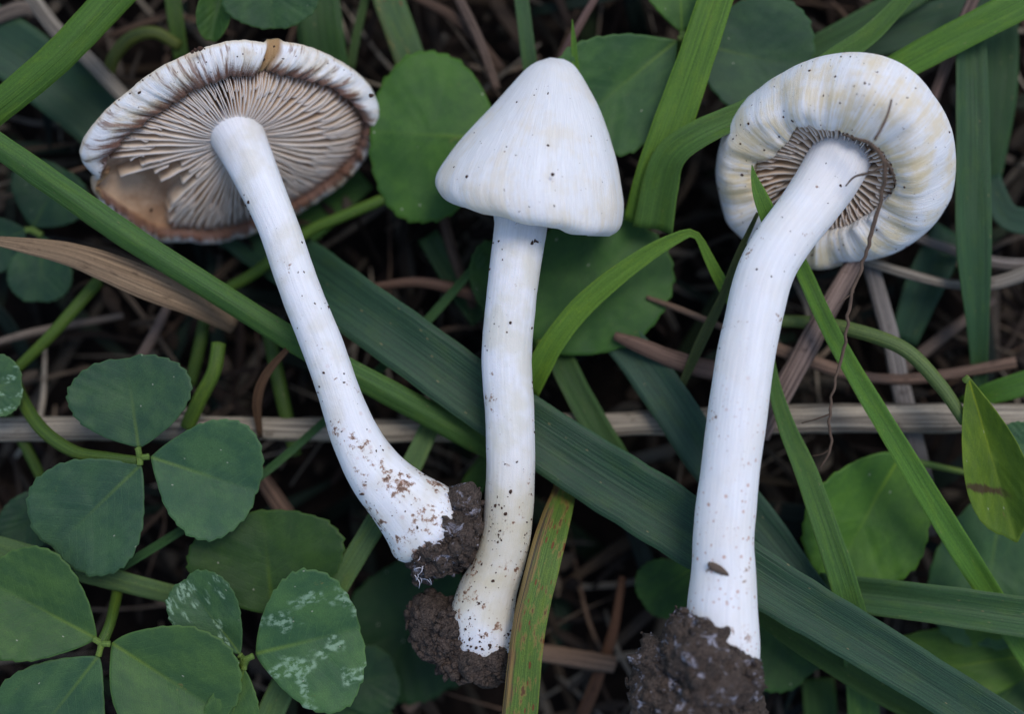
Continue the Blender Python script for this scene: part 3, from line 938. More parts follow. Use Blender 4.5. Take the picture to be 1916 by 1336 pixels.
blade('dull green blade between the middle stem and soil clump', [(930, 850, -220, 44), (890, 900, -215, 44), (850, 980, -225, 40), (800, 1080, -260, 36)], lin(70, 104, 42), 0.2)
blade('shaded green blade behind the lower edge of the brown-gilled cap', [(470, 470, -330, 70), (560, 430, -330, 70), (680, 330, -320, 56)], lin(60, 98, 42), 0.2)
blade('dark blade behind the round leaflet and middle stem', [(800, 440, -265, 40), (850, 520, -260, 46), (900, 600, -270, 40)], lin(58, 90, 62), 0.2)
blade('dark upright stub of blade below the wide dark blade', [(1530, 1270, -260, 60), (1535, 1330, -255, 64), (1540, 1400, -260, 60)], lin(58, 92, 40), 0.2)
for lab, pts, c in (
        ('cut green stem rising beside the upper clover leaflet', [(350, 800, -120, 28), (375, 745, -105, 29), (400, 695, -100, 28), (409, 642, -105, 27)], lin(96, 122, 52)),
        ('green stem slanting from the dry tan leaf to a clover petiole', [(30, 692, -170, 20), (100, 622, -165, 23), (185, 525, -185, 24)], lin(90, 114, 46)),
        ('dim green stem running down behind the first stem', [(500, 610, -190, 24), (526, 735, -180, 28), (553, 852, -190, 24)], lin(74, 98, 40)),
        ('dark green stem under the dry tan leaf', [(388, 560, -220, 22), (375, 640, -215, 24), (356, 720, -225, 22)], lin(70, 94, 38)),
        ('arched olive stem behind the rim of the brown-gilled cap', [(200, 150, -250, 22), (214, 105, -235, 25), (246, 70, -225, 26), (290, 60, -225, 24), (335, 85, -245, 22)], lin(104, 112, 62)),
        ('dark green stem hanging below the open clover petiole', [(5, 765, -190, 20), (45, 830, -185, 22), (85, 910, -200, 20)], lin(72, 98, 40))):
    straw(lab, pts, c, 'grass_stalk', 'grass stalk', M_GRASS, flat=0.9, lump=0.05)

# ------------------------------------------------------------------ clover leaves
CL = lin(74, 106, 84)
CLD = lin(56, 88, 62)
CLB = lin(90, 126, 62)
clover('blue-green clover leaf with three open leaflets beside the bent stem', (262, 857, -20), [
    dict(base=(258, 838, -14), ang=98, L=172, W=230, fold=0.10, wedge=0.30, color=lin(70, 100, 82)),
    dict(base=(279, 855, -14), ang=-18, L=212, W=222, fold=0.34, wedge=0.42, color=lin(78, 112, 90), roll=0.12),
    dict(base=(262, 870, -14), ang=224, L=232, W=226, fold=0.12, wedge=0.40, color=lin(70, 102, 86))], CL,
    [(258, 862, -24, 17), (200, 857, -30, 23), (140, 846, -45, 25), (80, 805, -70, 25), (40, 745, -110, 25), (20, 690, -180, 24)])
clover('broad dull clover leaf with three large leaflets over the pale blade', (190, 1205, 10), [
    dict(base=(176, 1196, 14), ang=152, L=232, W=212, fold=0.34, wedge=0.36, color=lin(80, 112, 72), roll=-0.1),
    dict(base=(184, 1228, 12), ang=232, L=250, W=214, fold=0.12, wedge=0.45, color=lin(74, 108, 84)),
    dict(base=(206, 1206, 14), ang=-33, L=262, W=244, fold=0.34, wedge=0.30, color=lin(84, 116, 78), roll=0.05)], CL,
    [(190, 1207, 4, 22), (205, 1170, -20, 20), (215, 1130, -70, 20), (225, 1080, -140, 20)])
clover('clover leaf with white powdery blotches touching the broad dull clover', (458, 1236, 4), [
    dict(base=(474, 1228, 8), ang=14, L=206, W=268, fold=0.3, wedge=0.34, color=lin(84, 120, 88), mat=M_CLOVER_B, bend=-0.1, plabel='leaflet with the largest white blotches'),
    dict(base=(448, 1226, -8), ang=127, L=178, W=128, fold=0.2, wedge=0.45, color=lin(72, 106, 80), mat=M_CLOVER_B),
    dict(base=(456, 1254, 0), ang=256, L=150, W=105, fold=0.2, wedge=0.4, color=lin(84, 116, 72))], CL,
    [(458, 1238, -4, 18), (440, 1260, -60, 18), (430, 1300, -140, 18)])
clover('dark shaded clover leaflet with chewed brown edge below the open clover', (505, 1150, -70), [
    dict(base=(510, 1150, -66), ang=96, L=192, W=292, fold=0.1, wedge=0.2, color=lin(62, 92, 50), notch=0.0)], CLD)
clover('large round green leaflet between the first cap and the cone-shaped cap', (905, 282, -185), [
    dict(base=(935, 262, -170), ang=176, L=244, W=318, fold=-0.16, wedge=0.16, color=lin(78, 118, 58), notch=0.01, bend=-0.15)], CLB,
    [(905, 282, -190, 20), (820, 322, -200, 22), (728, 367, -200, 22), (640, 405, -205, 22), (573, 436, -215, 22), (480, 508, -235, 22), (425, 540, -250, 20)], pet_color=lin(96, 124, 54))
clover('big round clover leaf behind the neck of the middle stem', (1010, 640, -170), [
    dict(base=(1010, 655, -160), ang=50, L=310, W=262, fold=0.12, wedge=0.22, color=lin(72, 112, 62), notch=0.02, bend=-0.1),
    dict(base=(1000, 650, -190), ang=110, L=220, W=140, fold=0.2, wedge=0.3, color=lin(56, 92, 46))], CLB)
clover('upper clover leaf spread behind the broad bright blade', (1278, 68, -130), [
    dict(base=(1270, 72, -125), ang=219, L=266, W=222, fold=0.26, wedge=0.5, color=lin(74, 110, 72), roll=0.1),
    dict(base=(1290, 78, -135), ang=-12, L=232, W=230, fold=0.12, wedge=0.34, color=lin(62, 94, 76)),
    dict(base=(1276, 58, -130), ang=92, L=170, W=150, fold=0.1, wedge=0.4, color=lin(78, 116, 56))], CL,
    [(1278, 70, -140, 16), (1270, 120, -190, 18), (1260, 200, -300, 18)])
clover('clover leaflet with pale rim hanging above the brown-gilled cap', (505, -70, -80), [
    dict(base=(505, -90, -80), ang=-88, L=142, W=178, fold=0.16, wedge=0.2, color=lin(66, 98, 72), notch=0.02),
    dict(base=(428, -70, -110), ang=-104, L=150, W=66, fold=0.9, wedge=0.4, color=lin(74, 108, 62), tooth=0.01)], CLD)
clover('dim round clover leaflets partly under the dry tan leaf', (60, 430, -230), [
    dict(base=(78, 440, -225), ang=268, L=126, W=118, fold=0.1, wedge=0.3, color=lin(62, 94, 76)),
    dict(base=(60, 425, -235), ang=62, L=126, W=150, fold=0.12, wedge=0.3, color=lin(44, 74, 58)),
    dict(base=(48, 430, -230), ang=205, L=110, W=104, fold=0.1, wedge=0.3, color=lin(50, 80, 66))], CLD)
clover('pale patterned clover leaflet peeking in beside a green petiole', (-60, 730, -60), [
    dict(base=(-68, 728, -56), ang=6, L=110, W=116, fold=0.1, wedge=0.3, color=lin(82, 114, 86), mat=M_CLOVER_B)], CL)
clover('light green creased clover leaf behind the blades beside the curved stem', (1700, 862, -150), [
    dict(base=(1690, 850, -148), ang=241, L=272, W=228, fold=0.3, wedge=0.2, color=lin(88, 130, 56), roll=0.05, notch=0.0),
    dict(base=(1880, 900, -170), ang=-98, L=320, W=230, fold=0.1, wedge=0.3, color=lin(72, 108, 76), plabel='bluish leaflet behind the thin bright blade')], CLB)
clover('yellow-green shaded clover leaf under the two-toned level blade', (1930, 1230, -180), [
    dict(base=(1950, 1225, -175), ang=188, L=330, W=150, fold=0.14, wedge=0.2, color=lin(78, 112, 40), tooth=0.035),
    dict(base=(1930, 1250, -190), ang=228, L=200, W=210, fold=0.1, wedge=0.2, color=lin(54, 86, 46))], CLB)


def folded_cut(x, y):
    return x, y


clover('yellow-green folded leaf with a brown tear on a grey petiole', (1806, 712, -10), [
    dict(base=(1812, 706, -6), ang=-72, L=316, W=118, fold=0.8, roll=-0.3, pitch=-0.1, wedge=0.5, notch=-0.06, tooth=0.014, mat=M_TORN, color=lin(112, 136, 50))], CLB,
    [(1400, 600, -150, 22), (1500, 602, -125, 24), (1590, 616, -85, 27), (1690, 652, -55, 28), (1760, 722, -45, 26), (1806, 790, -40, 22)], pet_color=lin(116, 132, 88))
clover('bluish clover leaflet half hidden behind the folded leaf', (1960, 830, -90), [
    dict(base=(1975, 838, -90), ang=176, L=110, W=86, fold=0.12, wedge=0.3, color=lin(74, 110, 84))], CL)
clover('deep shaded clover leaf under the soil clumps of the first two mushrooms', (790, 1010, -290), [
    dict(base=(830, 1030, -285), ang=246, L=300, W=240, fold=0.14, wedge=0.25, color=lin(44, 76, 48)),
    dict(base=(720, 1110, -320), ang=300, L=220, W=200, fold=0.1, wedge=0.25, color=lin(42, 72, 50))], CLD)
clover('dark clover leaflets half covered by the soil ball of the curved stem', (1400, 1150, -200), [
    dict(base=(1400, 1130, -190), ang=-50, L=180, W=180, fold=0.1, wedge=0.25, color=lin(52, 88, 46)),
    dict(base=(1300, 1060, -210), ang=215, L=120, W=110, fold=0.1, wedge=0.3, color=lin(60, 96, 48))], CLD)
clover('dim clover leaf deep below the blotched clover leaflet', (640, 1290, -230), [
    dict(base=(620, 1300, -225), ang=20, L=130, W=130, fold=0.1, wedge=0.3, color=lin(48, 78, 56)),
    dict(base=(640, 1300, -235), ang=300, L=120, W=120, fold=0.1, wedge=0.3, color=lin(50, 80, 50))], CLD)
clover('dark clover leaflet hiding under the open clover beside the pale grey-green blade', (70, 930, -150), [
    dict(base=(95, 915, -150), ang=235, L=130, W=100, fold=0.1, wedge=0.3, color=lin(46, 76, 62))], CLD)

# ------------------------------------------------------------------ mushrooms


def polar(pts, center):
    """traced closed outline -> radius as a function of picture angle"""
    a = np.array([math.atan2(y - center[1], x - center[0]) for x, y in pts])
    r = np.array([math.hypot(x - center[0], y - center[1]) for x, y in pts])
    o = np.argsort(a)
    a, r = a[o], r[o]
    A = np.concatenate([a - 2 * math.pi, a, a + 2 * math.pi])
    R = np.concatenate([r, r, r])
    return lambda t: float(np.interp(((t + math.pi) % (2 * math.pi)) - math.pi, A, R))


class TiltedCap:
    """a cap seen from below: its rim plane is tilted, z falls along picture direction t by slope k"""

    def __init__(self, outer, lip, cO, cI, t, k, zc, dO, dI):
        l = math.hypot(*t)
        self.t = (t[0] / l, t[1] / l)
        self.k = k
        n = math.sqrt(1 + k * k)
        self.nxy, self.nzz = (k * self.t[0] / n, k * self.t[1] / n), 1 / n
        self.zc, self.dO, self.dI, self.c = zc, dO, dI, cO
        fo, fi = polar(outer, cO), polar(lip, cI)
        self.NT = 420
        self.O, self.I = [], []
        for i in range(self.NT):
            a = 2 * math.pi * i / self.NT
            self.O.append(self.q((cO[0] + fo(a) * math.cos(a), cO[1] + fo(a) * math.sin(a)), dO))
            self.I.append(self.q((cI[0] + fi(a) * math.cos(a), cI[1] + fi(a) * math.sin(a)), dI))
        self.cq = self.q(cO, 0)
        self.ci = self.q(cI, dI)

    def q(self, p, d):      # picture point at offset d from the rim plane -> its foot on the plane
        return (p[0] - self.nxy[0] * d, p[1] - self.nxy[1] * d)

    def P(self, q, d):      # foot on the plane, offset d towards the viewer side -> metres
        s = (q[0] - self.c[0]) * self.t[0] + (q[1] - self.c[1]) * self.t[1]
        x, y = q[0] + self.nxy[0] * d, q[1] + self.nxy[1] * d
        return U(x, y, self.zc - self.k * s + self.nzz * d)


def lerp(a, b, f):
    return (a[0] + (b[0] - a[0]) * f, a[1] + (b[1] - a[1]) * f)


def tilted_cap_mesh(tc, apex_d, flesh_d, wr=3.0, seed=0.0, bare=None, lip_wave=6.0, bulge=1.0, stem_c=None, lump=4.0):
    """rows: apex .. widest ring (1) .. lip (2) .. inside (2.2) .. flesh at the stem (3)"""
    prof = []
    for f in np.linspace(0.0, 0.97, 15):
        prof.append(('top', f))
    for u in np.linspace(0, 1, 15):
        prof.append(('rim', u))
    for u in np.linspace(0.12, 1, 14):
        prof.append(('in', u))
    V, F, rimA, stk, bareA = [], [], [], [], []
    cc = stem_c or tc.ci
    for kind, f in prof:
        for i in range(tc.NT):
            a = 2 * math.pi * i / tc.NT
            O, I = tc.O[i], tc.I[i]
            ca, sa = math.cos(a), math.sin(a)
            w = nz(ca * 16 + seed, sa * 16, f * 0.7) + 0.5 * nz(ca * 40, sa * 40 + seed, f)
            b = bare(a, kind, f) if bare else 0.0
            if kind == 'top':
                fr = max(f, 0.004)
                q = lerp(tc.cq, O, fr)
                d = tc.dO + (apex_d - tc.dO) * (1 - fr ** 1.7) + 4 * nz(ca * 3 * fr, sa * 3 * fr, seed)
                rv = fr
            elif kind == 'rim':
                e = f * math.pi / 2
                g = 1 - math.cos(e)
                q = lerp(O, I, g)
                d = tc.dO + (tc.dI - tc.dO) * math.sin(e) + bulge * 14 * math.sin(f * math.pi)
                d += wr * w * (0.4 + f) - b * 9
                d += lump * math.sin(f * math.pi) * (nz(ca * 2.1, sa * 2.1, seed + f * 1.5) + 0.5 * nz(ca * 5, sa * 5, seed + f * 2))
                d += lip_wave * f ** 3 * nz(ca * 6, sa * 6, seed + 4)
                q = lerp(q, cc, 0.03 * f ** 3 * (nz(ca * 22, sa * 22, seed + 9) + 0.7 * nz(ca * 55, sa * 55, seed + 2)))
                rv = 1 + f
            else:
                edge = min(1.0, f * 4)
                q = lerp(I, cc, 0.02 + 0.96 * max(0, (f - 0.1)) / 0.9 if f > 0.2 else 0.02)
                d0 = tc.dI - 6
                d = d0 + (flesh_d(a) - d0) * math.sin(edge * math.pi / 2)
                rv = 2.04 + f
            V.append(tc.P(q, d))
            rimA.append(rv)
            stk.append((ca * 20 + seed, sa * 20, (1 if kind == 'top' else f) * 1.1))
            bareA.append(b)
    n = tc.NT
    for r in range(len(prof) - 1):
        for i in range(n):
            j = (i + 1) % n
            F.append((r * n + i, r * n + j, (r + 1) * n + j, (r + 1) * n + i))
    F.append(tuple(range(n))[::-1])
    last = (len(prof) - 1) * n
    F.append(tuple(range(last, last + n)))
    return V, F, {'rim': rimA, 'streak': np.array(stk), 'bare': bareA}


def gills(tc, cap, count, f0, f1, flesh_d, edge_d, cc, skip=None, swirl=0.0, seed=0, short=0.45, rng=None, mat=None):
    """each gill a thin curved plate between the flesh and its free edge"""
    n = 14
    for g in range(count):
        a0 = 2 * math.pi * (g + rng.uniform(-0.22, 0.22)) / count
        is_short = g % 2 == 1
        fa = f0 if not is_short else f0 + (f1 - f0) * rng.uniform(short - 0.12, short + 0.2)
        fb = f1 - rng.uniform(0, 0.02)
        if skip:
            r = skip(a0 % (2 * math.pi))
            if r is None:
                continue
            fa, fb = max(fa, r[0]), min(fb, r[1])
            if fb - fa < 0.08:
                continue
        sw = swirl * rng.uniform(0.6, 1.4)
        ph = rng.uniform(0, 9)
        V, F, eA, oA = [], [], [], []
        hh = 4
        for i in range(n):
            u = i / (n - 1)
            f = fa + (fb - fa) * u
            a = a0 + sw * math.sin(u * math.pi) + 0.014 * nz(u * 3, ph, g)
            idx = (a / (2 * math.pi) * tc.NT) % tc.NT
            i0 = int(idx)
            I = lerp(tc.I[i0], tc.I[(i0 + 1) % tc.NT], idx - i0)
            c = lerp(cc, I, f)
            rad = math.hypot(I[0] - cc[0], I[1] - cc[1]) + 1e-6
            px, py = -(I[1] - cc[1]) / rad, (I[0] - cc[0]) / rad
            dl, de = flesh_d(a0) - 3, edge_d(f) + 2.2 * nz(u * 5, ph + 3, g)
            if is_short:
                de = dl + (de - dl) * min(1, 0.25 + u * 2.2)
            lean = 2.4 * nz(u * 2, ph, g + 7)
            for side in (-1, 1):
                for h in range(hh):
                    t = h / (hh - 1)
                    th = 1.7 * (1 - 0.45 * t) * side
                    q = (c[0] + px * (th + lean * t), c[1] + py * (th + lean * t))
                    V.append(tc.P(q, dl + (de - dl) * t))
                    eA.append(t)
                    oA.append(f)
        w = 2 * hh
        for i in range(n - 1):
            b, b2 = i * w, (i + 1) * w
            for h in range(hh - 1):
                F.append((b + h, b + h + 1, b2 + h + 1, b2 + h))
                F.append((b + hh + h, b2 + hh + h, b2 + hh + h + 1, b + hh + h + 1))
            F.append((b + hh - 1, b + w - 1, b2 + w - 1, b2 + hh - 1))
        F.append((0, hh, hh + 1, 1)); F.append((1, hh + 1, hh + 2, 2)); F.append((2, hh + 2, hh + 3, 3))
        e = (n - 1) * w
        for h in range(3):
            F.append((e + h, e + h + 1, e + hh + h + 1, e + hh + h))
        mk('gill', V, F, mat or M_GILL, parent=cap, attrs={'edge': eA, 'outer': oA})


def stem_part(root, pts, mat, seed, lump=0.03, seg=56, n=110):
    V, F, uv, al, stk, fr = tube_geo(pts, n=n, seg=seg, lump=lump, seed=seed)
    o = mk('stem', V, F, mat, parent=root, uv=uv, attrs={'along': al, 'streak': np.array(stk)})
    return o, fr


def specks_on_stem(root, fr, count, lo, hi, r0, r1, rng, power=1.0):
    C, P, T, Sd, Nr = fr
    pts = []
    tries = 0
    while len(pts) < count and tries < count * 30:
        tries += 1
        u = lo + (hi - lo) * (rng.random() ** power)
        i = min(len(P) - 1, int(u * (len(P) - 1)))
        a = rng.uniform(-0.4, math.pi + 0.4)
        if nz(u * 14, a * 1.2, count) < rng.uniform(-0.35, 0.35):
            continue
        k = (DIST - C[i][2]) / DIST * S
        r = C[i][3] * k * 0.995
        p = P[i].lerp(P[min(i + 1, len(P) - 1)], rng.random())
        pts.append(p + Sd[i] * math.cos(a) * r + Nr[i] * math.sin(a) * r)
    return pts


# ---- first mushroom: flat cap turned up, brown-edged gills in view
M1_OUT = [(148, 283), (156, 257), (175, 231), (207, 196), (240, 170), (282, 136), (327, 111), (366, 95), (405, 81), (444, 74), (495, 79), (541, 78), (586, 89), (625, 107), (664, 131), (693, 160), (707, 192), (710, 225), (699, 257), (677, 289), (644, 328), (605, 357), (567, 383), (520, 407), (479, 424), (444, 437), (395, 447), (347, 443), (295, 444), (259, 424), (227, 403), (194, 380), (173, 356), (171, 338), (181, 323), (166, 316), (154, 303)]
M1_LIP = [(214, 325), (207, 289), (233, 257), (269, 231), (314, 205), (353, 176), (395, 154), (418, 146), (450, 143), (476, 143), (495, 136), (534, 141), (573, 150), (612, 160), (644, 180), (670, 205), (688, 235), (684, 260), (668, 296), (640, 326), (601, 355), (561, 380), (514, 403), (478, 419), (442, 433), (393, 442), (347, 438), (297, 438), (261, 418), (230, 397), (199, 374), (181, 352), (190, 330)]
r1 = random.Random(11)
m1 = empty('mushroom', U(835, 1010, -60), 'mushroom with flat upturned cap showing brown-edged gills, bent stem and small soil clump', 'mushroom')
tc1 = TiltedCap(M1_OUT, M1_LIP, (440, 258), (440, 262), (0.36, 0.93), 0.95, -105, -28, 6)


def m1_flesh(a):
    return -24.0


def m1_bare(a, kind, f):
    b = 0.0
    if kind in ('rim', 'top'):
        d = (a - math.radians(292) + math.pi) % (2 * math.pi) - math.pi
        w = 0.085 + 0.03 * nz(f * 3, 1, 1)
        b = max(0.0, min(1.0, (w - abs(d)) / 0.03)) if (kind == 'rim' or f > 0.9) else 0.0
        d2 = (a - math.radians(161) + math.pi) % (2 * math.pi) - math.pi
        b = max(b, max(0.0, min(1.0, (0.09 - abs(d2)) / 0.04)) * (1 if kind == 'rim' else 0) * 0.8)
    return b


V, F, A = tilted_cap_mesh(tc1, -135, m1_flesh, wr=4.6, seed=2.0, bare=m1_bare, lip_wave=7, bulge=0.1, stem_c=tc1.q((428, 226), -40))
cap1 = mk('cap', V, F, cap_mat('cap_wrinkled_brown_edge', 0.95, 0.5, 0.75), parent=m1, attrs=A)
cap1['label'] = 'flat white cap with wrinkled rim and brown torn edge'
cc1 = tc1.q((432, 228), -40)


def m1_skip(a):
    # picture angles: 0 right, 90 down; the patch of lost gills lies at the lower left
    d = math.degrees(a)
    if 136 < d < 160:
        return (0.16, 0.52 + 0.10 * math.sin(d * 2.1))
    if 160 <= d < 170 or 124 < d <= 136:
        return (0.16, 0.80 + 0.1 * math.sin(d * 3.7))
    return (0.16, 0.985)


gills(tc1, cap1, 160, 0.16, 0.98, m1_flesh, lambda f: -14 + 30 * math.sin(math.pi * min(1, f) ** 0.75) ** 0.8 + 8 * f, cc1, m1_skip, swirl=0.03, rng=r1)
stem1, fr1 = stem_part(m1, [(408, 186, -150, 72), (424, 212, -112, 58), (458, 280, -76, 48), (491, 355, -30, 41), (523, 430, 0, 38), (561, 540, 12, 38), (601, 640, 14, 39), (636, 740, 14, 40), (664, 815, 10, 45), (700, 880, 4, 54), (748, 932, 0, 64), (785, 968, -4, 78), (806, 992, -8, 82), (824, 1012, -12, 60)], stem_mat('stem_white_stained', 0.42, 1.9, 0.35), 3.1)
V, F = clump_geo([(868, 943, 20, 36), (874, 980, 0, 32), (845, 1004, 22, 46), (850, 1010, -30, 60), (812, 1044, 20, 36), (794, 1068, -4, 22), (826, 1026, 40, 30), (800, 1024, 48, 30), (842, 985, 50, 26), (786, 1050, 20, 26)], 0.13, 3.3, 420, r1)
mk('soil_clump', V, F, M_SOILW, parent=m1)['label'] = 'crumbly brown soil with white mycelium'
V, F = [], []
for _ in range(70):
    t = r1.random()
    x, y = 850 - 72 * t + r1.uniform(-16, 12), 925 + 150 * t + r1.uniform(-12, 12)
    a = math.radians(r1.uniform(-30, 110))
    l = r1.uniform(10, 26)
    z = 62 - 70 * abs(t - 0.5) + r1.uniform(-6, 10)
    v, f, *_ = tube_geo([(x, y, z, 1.0), (x + l * 0.5 * math.cos(a), y + l * 0.5 * math.sin(a), z + 6, 0.8), (x + l * math.cos(a + 0.4), y + l * math.sin(a + 0.4), z - 4, 0.4)], n=5, seg=4)
    b = len(V)
    V += v
    F += [tuple(b + i for i in q) for q in f]
mk('mycelium_threads', V, F, plain_mat('mycelium_white', lin(214, 212, 220), 0.8), parent=m1, kind='stuff')
pts = specks_on_stem(m1, fr1, 70, 0.2, 0.75, 1, 3, r1) + specks_on_stem(m1, fr1, 120, 0.7, 0.97, 1, 3, r1, 0.6)
cv = cap1.data.vertices
big = [cv[r1.randrange(15 * 420, 29 * 420)].co + m1.location for _ in range(90)]
V, F = crumbs(pts + big, 0.7, 3.0, r1)
v2, f2 = crumbs([tc1.P(tc1.q(p, 0), -8) for p in ((372, 205), (378, 215), (366, 198), (560, 258), (575, 270), (550, 250), (590, 275), (285, 398), (390, 180), (445, 330))] + [U(366, 93, -15 + 70), U(374, 90, 60), U(360, 96, 58), U(513, 86, 70), U(695, 178, -60), U(677, 925, 48)], 3.5, 7.5, r1, flat=0.8)
b = len(V)
mk('soil_specks', V + v2, F + [tuple(b + i for i in f) for f in f2], M_SPECK, parent=m1, kind='stuff')

# ---- middle mushroom: cone-shaped cap
r2 = random.Random(21)
m2 = empty('mushroom', U(880, 1220, -60), 'mushroom with smooth white cone-shaped cap and straight stem standing in dark soil', 'mushroom')
ROWS = [((1029, 107), (1031, 107)), ((1008, 113), (1052, 109)), ((985, 128), (1073, 120)), ((958, 157), (1090, 142)), ((925, 194), (1108, 175)), ((890, 230), (1126, 212)), ((858, 266), (1142, 255)), ((834, 298), (1154, 302)), ((820, 324), (1162, 345)), ((817, 344), (1166, 380)), ((823, 360), (1165, 408)), ((834, 371), (1161, 425)), ((851, 379), (1150, 437)), ((874, 385), (1131, 443)), ((904, 389), (1104, 440))]
R2 = np.array([[l[0], l[1], r[0], r[1]] for l, r in ROWS], float)
RS, _ = spline([((a[0] + a[2]) / 2, (a[1] + a[3]) / 2, *a) for a in R2], 60)
V, F, rimA, stk = [], [], [], []
NA = 160
alpha = math.radians(4)
ax = Vector((0.20, 0.98, 0)).normalized()     # towards the apex, in metres axes
for ri, row in enumerate(RS):
    l, r = Vector((row[2], -row[3], 0)), Vector((row[4], -row[5], 0))
    c, e = (l + r) / 2, (r - l) / 2
    rad = e.length
    dep = (Vector((0, 0, 1)) * math.cos(alpha) - ax * math.sin(alpha)) * rad
    t = ri / (len(RS) - 1)
    for j in range(NA):
        a = 2 * math.pi * j / NA
        q = 1 + 0.022 * nz(math.cos(a) * 1.6, math.sin(a) * 1.6, t * 3) + 0.012 * nz(math.cos(a) * 4 + 3, math.sin(a) * 4, t * 5) + 0.006 * nz(math.cos(a) * 14, math.sin(a) * 14, t)
        p = c + (e * math.cos(a) + dep * math.sin(a)) * q
        p = p + ax * (6 * t ** 4 * nz(math.cos(a) * 3.5, math.sin(a) * 3.5, 8))
        V.append(U(p.x, -p.y, p.z - 70 + 26 * t))
        rimA.append(0.2 + 1.55 * t)
        stk.append((math.cos(a) * 20, math.sin(a) * 20, t * 2.0))
base_ring = RS[-1]
l, r = Vector((base_ring[2], -base_ring[3], 0)), Vector((base_ring[4], -base_ring[5], 0))
c, e = (l + r) / 2, (r - l) / 2
for f, up in ((0.93, 6), (0.86, 18), (0.78, 34), (0.6, 54), (0.3, 66)):
    rad = e.length * f
    dep = (Vector((0, 0, 1)) * math.cos(alpha) - ax * math.sin(alpha)) * rad
    for j in range(NA):
        a = 2 * math.pi * j / NA
        p = c + e * f * math.cos(a) + dep * math.sin(a) + ax * up
        V.append(U(p.x, -p.y, p.z - 44))
        rimA.append(2.0 + (1 - f) * 0.8)
        stk.append((math.cos(a) * 20, math.sin(a) * 20, 2.2))
nr = len(RS) + 5
for i in range(nr - 1):
    for j in range(NA):
        j2 = (j + 1) % NA
        F.append((i * NA + j, (i + 1) * NA + j, (i + 1) * NA + j2, i * NA + j2))
F.append(tuple(range(NA)))
F.append(tuple(range((nr - 1) * NA, nr * NA))[::-1])
cap2 = mk('cap', V, F, cap_mat('cap_smooth_cream', 0.0, 0.30, 0.0), parent=m2, attrs={'rim': rimA, 'streak': np.array(stk), 'bare': [0.0] * len(V)})
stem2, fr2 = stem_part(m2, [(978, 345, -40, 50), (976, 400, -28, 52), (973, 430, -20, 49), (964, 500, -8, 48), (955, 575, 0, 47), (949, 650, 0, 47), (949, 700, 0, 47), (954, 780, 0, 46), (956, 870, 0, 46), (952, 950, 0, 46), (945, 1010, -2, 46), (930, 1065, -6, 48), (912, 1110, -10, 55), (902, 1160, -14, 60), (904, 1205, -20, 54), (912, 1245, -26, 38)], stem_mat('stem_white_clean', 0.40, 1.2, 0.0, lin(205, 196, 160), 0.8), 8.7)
V, F = clump_geo([(805, 1150, -45, 42), (800, 1190, -40, 32), (838, 1206, -22, 48), (860, 1235, -22, 42), (905, 1252, -24, 34), (935, 1238, -30, 34), (870, 1180, -60, 60), (790, 1160, -50, 30), (884, 1240, 12, 30), (922, 1230, 4, 28), (848, 1172, -6, 34)], 0.13, 9.1, 520, r2)
mk('soil_clump', V, F, M_SOIL, parent=m2)['label'] = 'dark crumbly soil round the foot'
pts = specks_on_stem(m2, fr2, 90, 0.06, 0.75, 1, 3, r2) + specks_on_stem(m2, fr2, 560, 0.62, 0.97, 1, 3, r2, 0.7)
cv = cap2.data.vertices
pts += [cv[r2.randrange(6 * NA, 58 * NA)].co + m2.location for _ in range(90)]
V, F = crumbs(pts, 0.6, 3.0, r2)
v2, f2 = crumbs([U(998, 452, 22), U(993, 456, 24), U(961, 462, 28), U(1034, 326, 122), U(1003, 451, 20)], 4, 7, r2, flat=0.6)
b = len(V)
mk('soil_specks', V + v2, F + [tuple(b + i for i in f) for f in f2], M_SPECK, parent=m2, kind='stuff')

# ---- third mushroom: rolled-in hood, thick curved stem
M3_OUT = [(1345, 300), (1350, 262), (1362, 228), (1385, 195), (1420, 165), (1465, 135), (1510, 113), (1560, 100), (1610, 97), (1650, 103), (1690, 120), (1722, 145), (1745, 175), (1768, 210), (1782, 245), (1788, 285), (1788, 325), (1780, 370), (1755, 410), (1720, 440), (1680, 460), (1630, 474), (1580, 483), (1530, 482), (1480, 470), (1430, 445), (1395, 415), (1370, 390), (1352, 345)]
M3_LIP = [(1405, 335), (1410, 308), (1446, 294), (1472, 268), (1492, 236), (1534, 242), (1572, 246), (1605, 256), (1635, 272), (1662, 297), (1676, 325), (1676, 350), (1650, 384), (1603, 420), (1560, 438), (1521, 443), (1480, 437), (1440, 410), (1415, 370)]
r3 = random.Random(31)
m3 = empty('mushroom', U(1300, 1290, 0), 'mushroom with rolled-in hood-like cap, thick curved stem and big soil ball', 'mushroom')
tc3 = TiltedCap(M3_OUT, M3_LIP, (1566, 292), (1540, 340), (-0.45, 0.89), 0.75, -70, 0, 84)


def m3_flesh(a):
    return 30.0


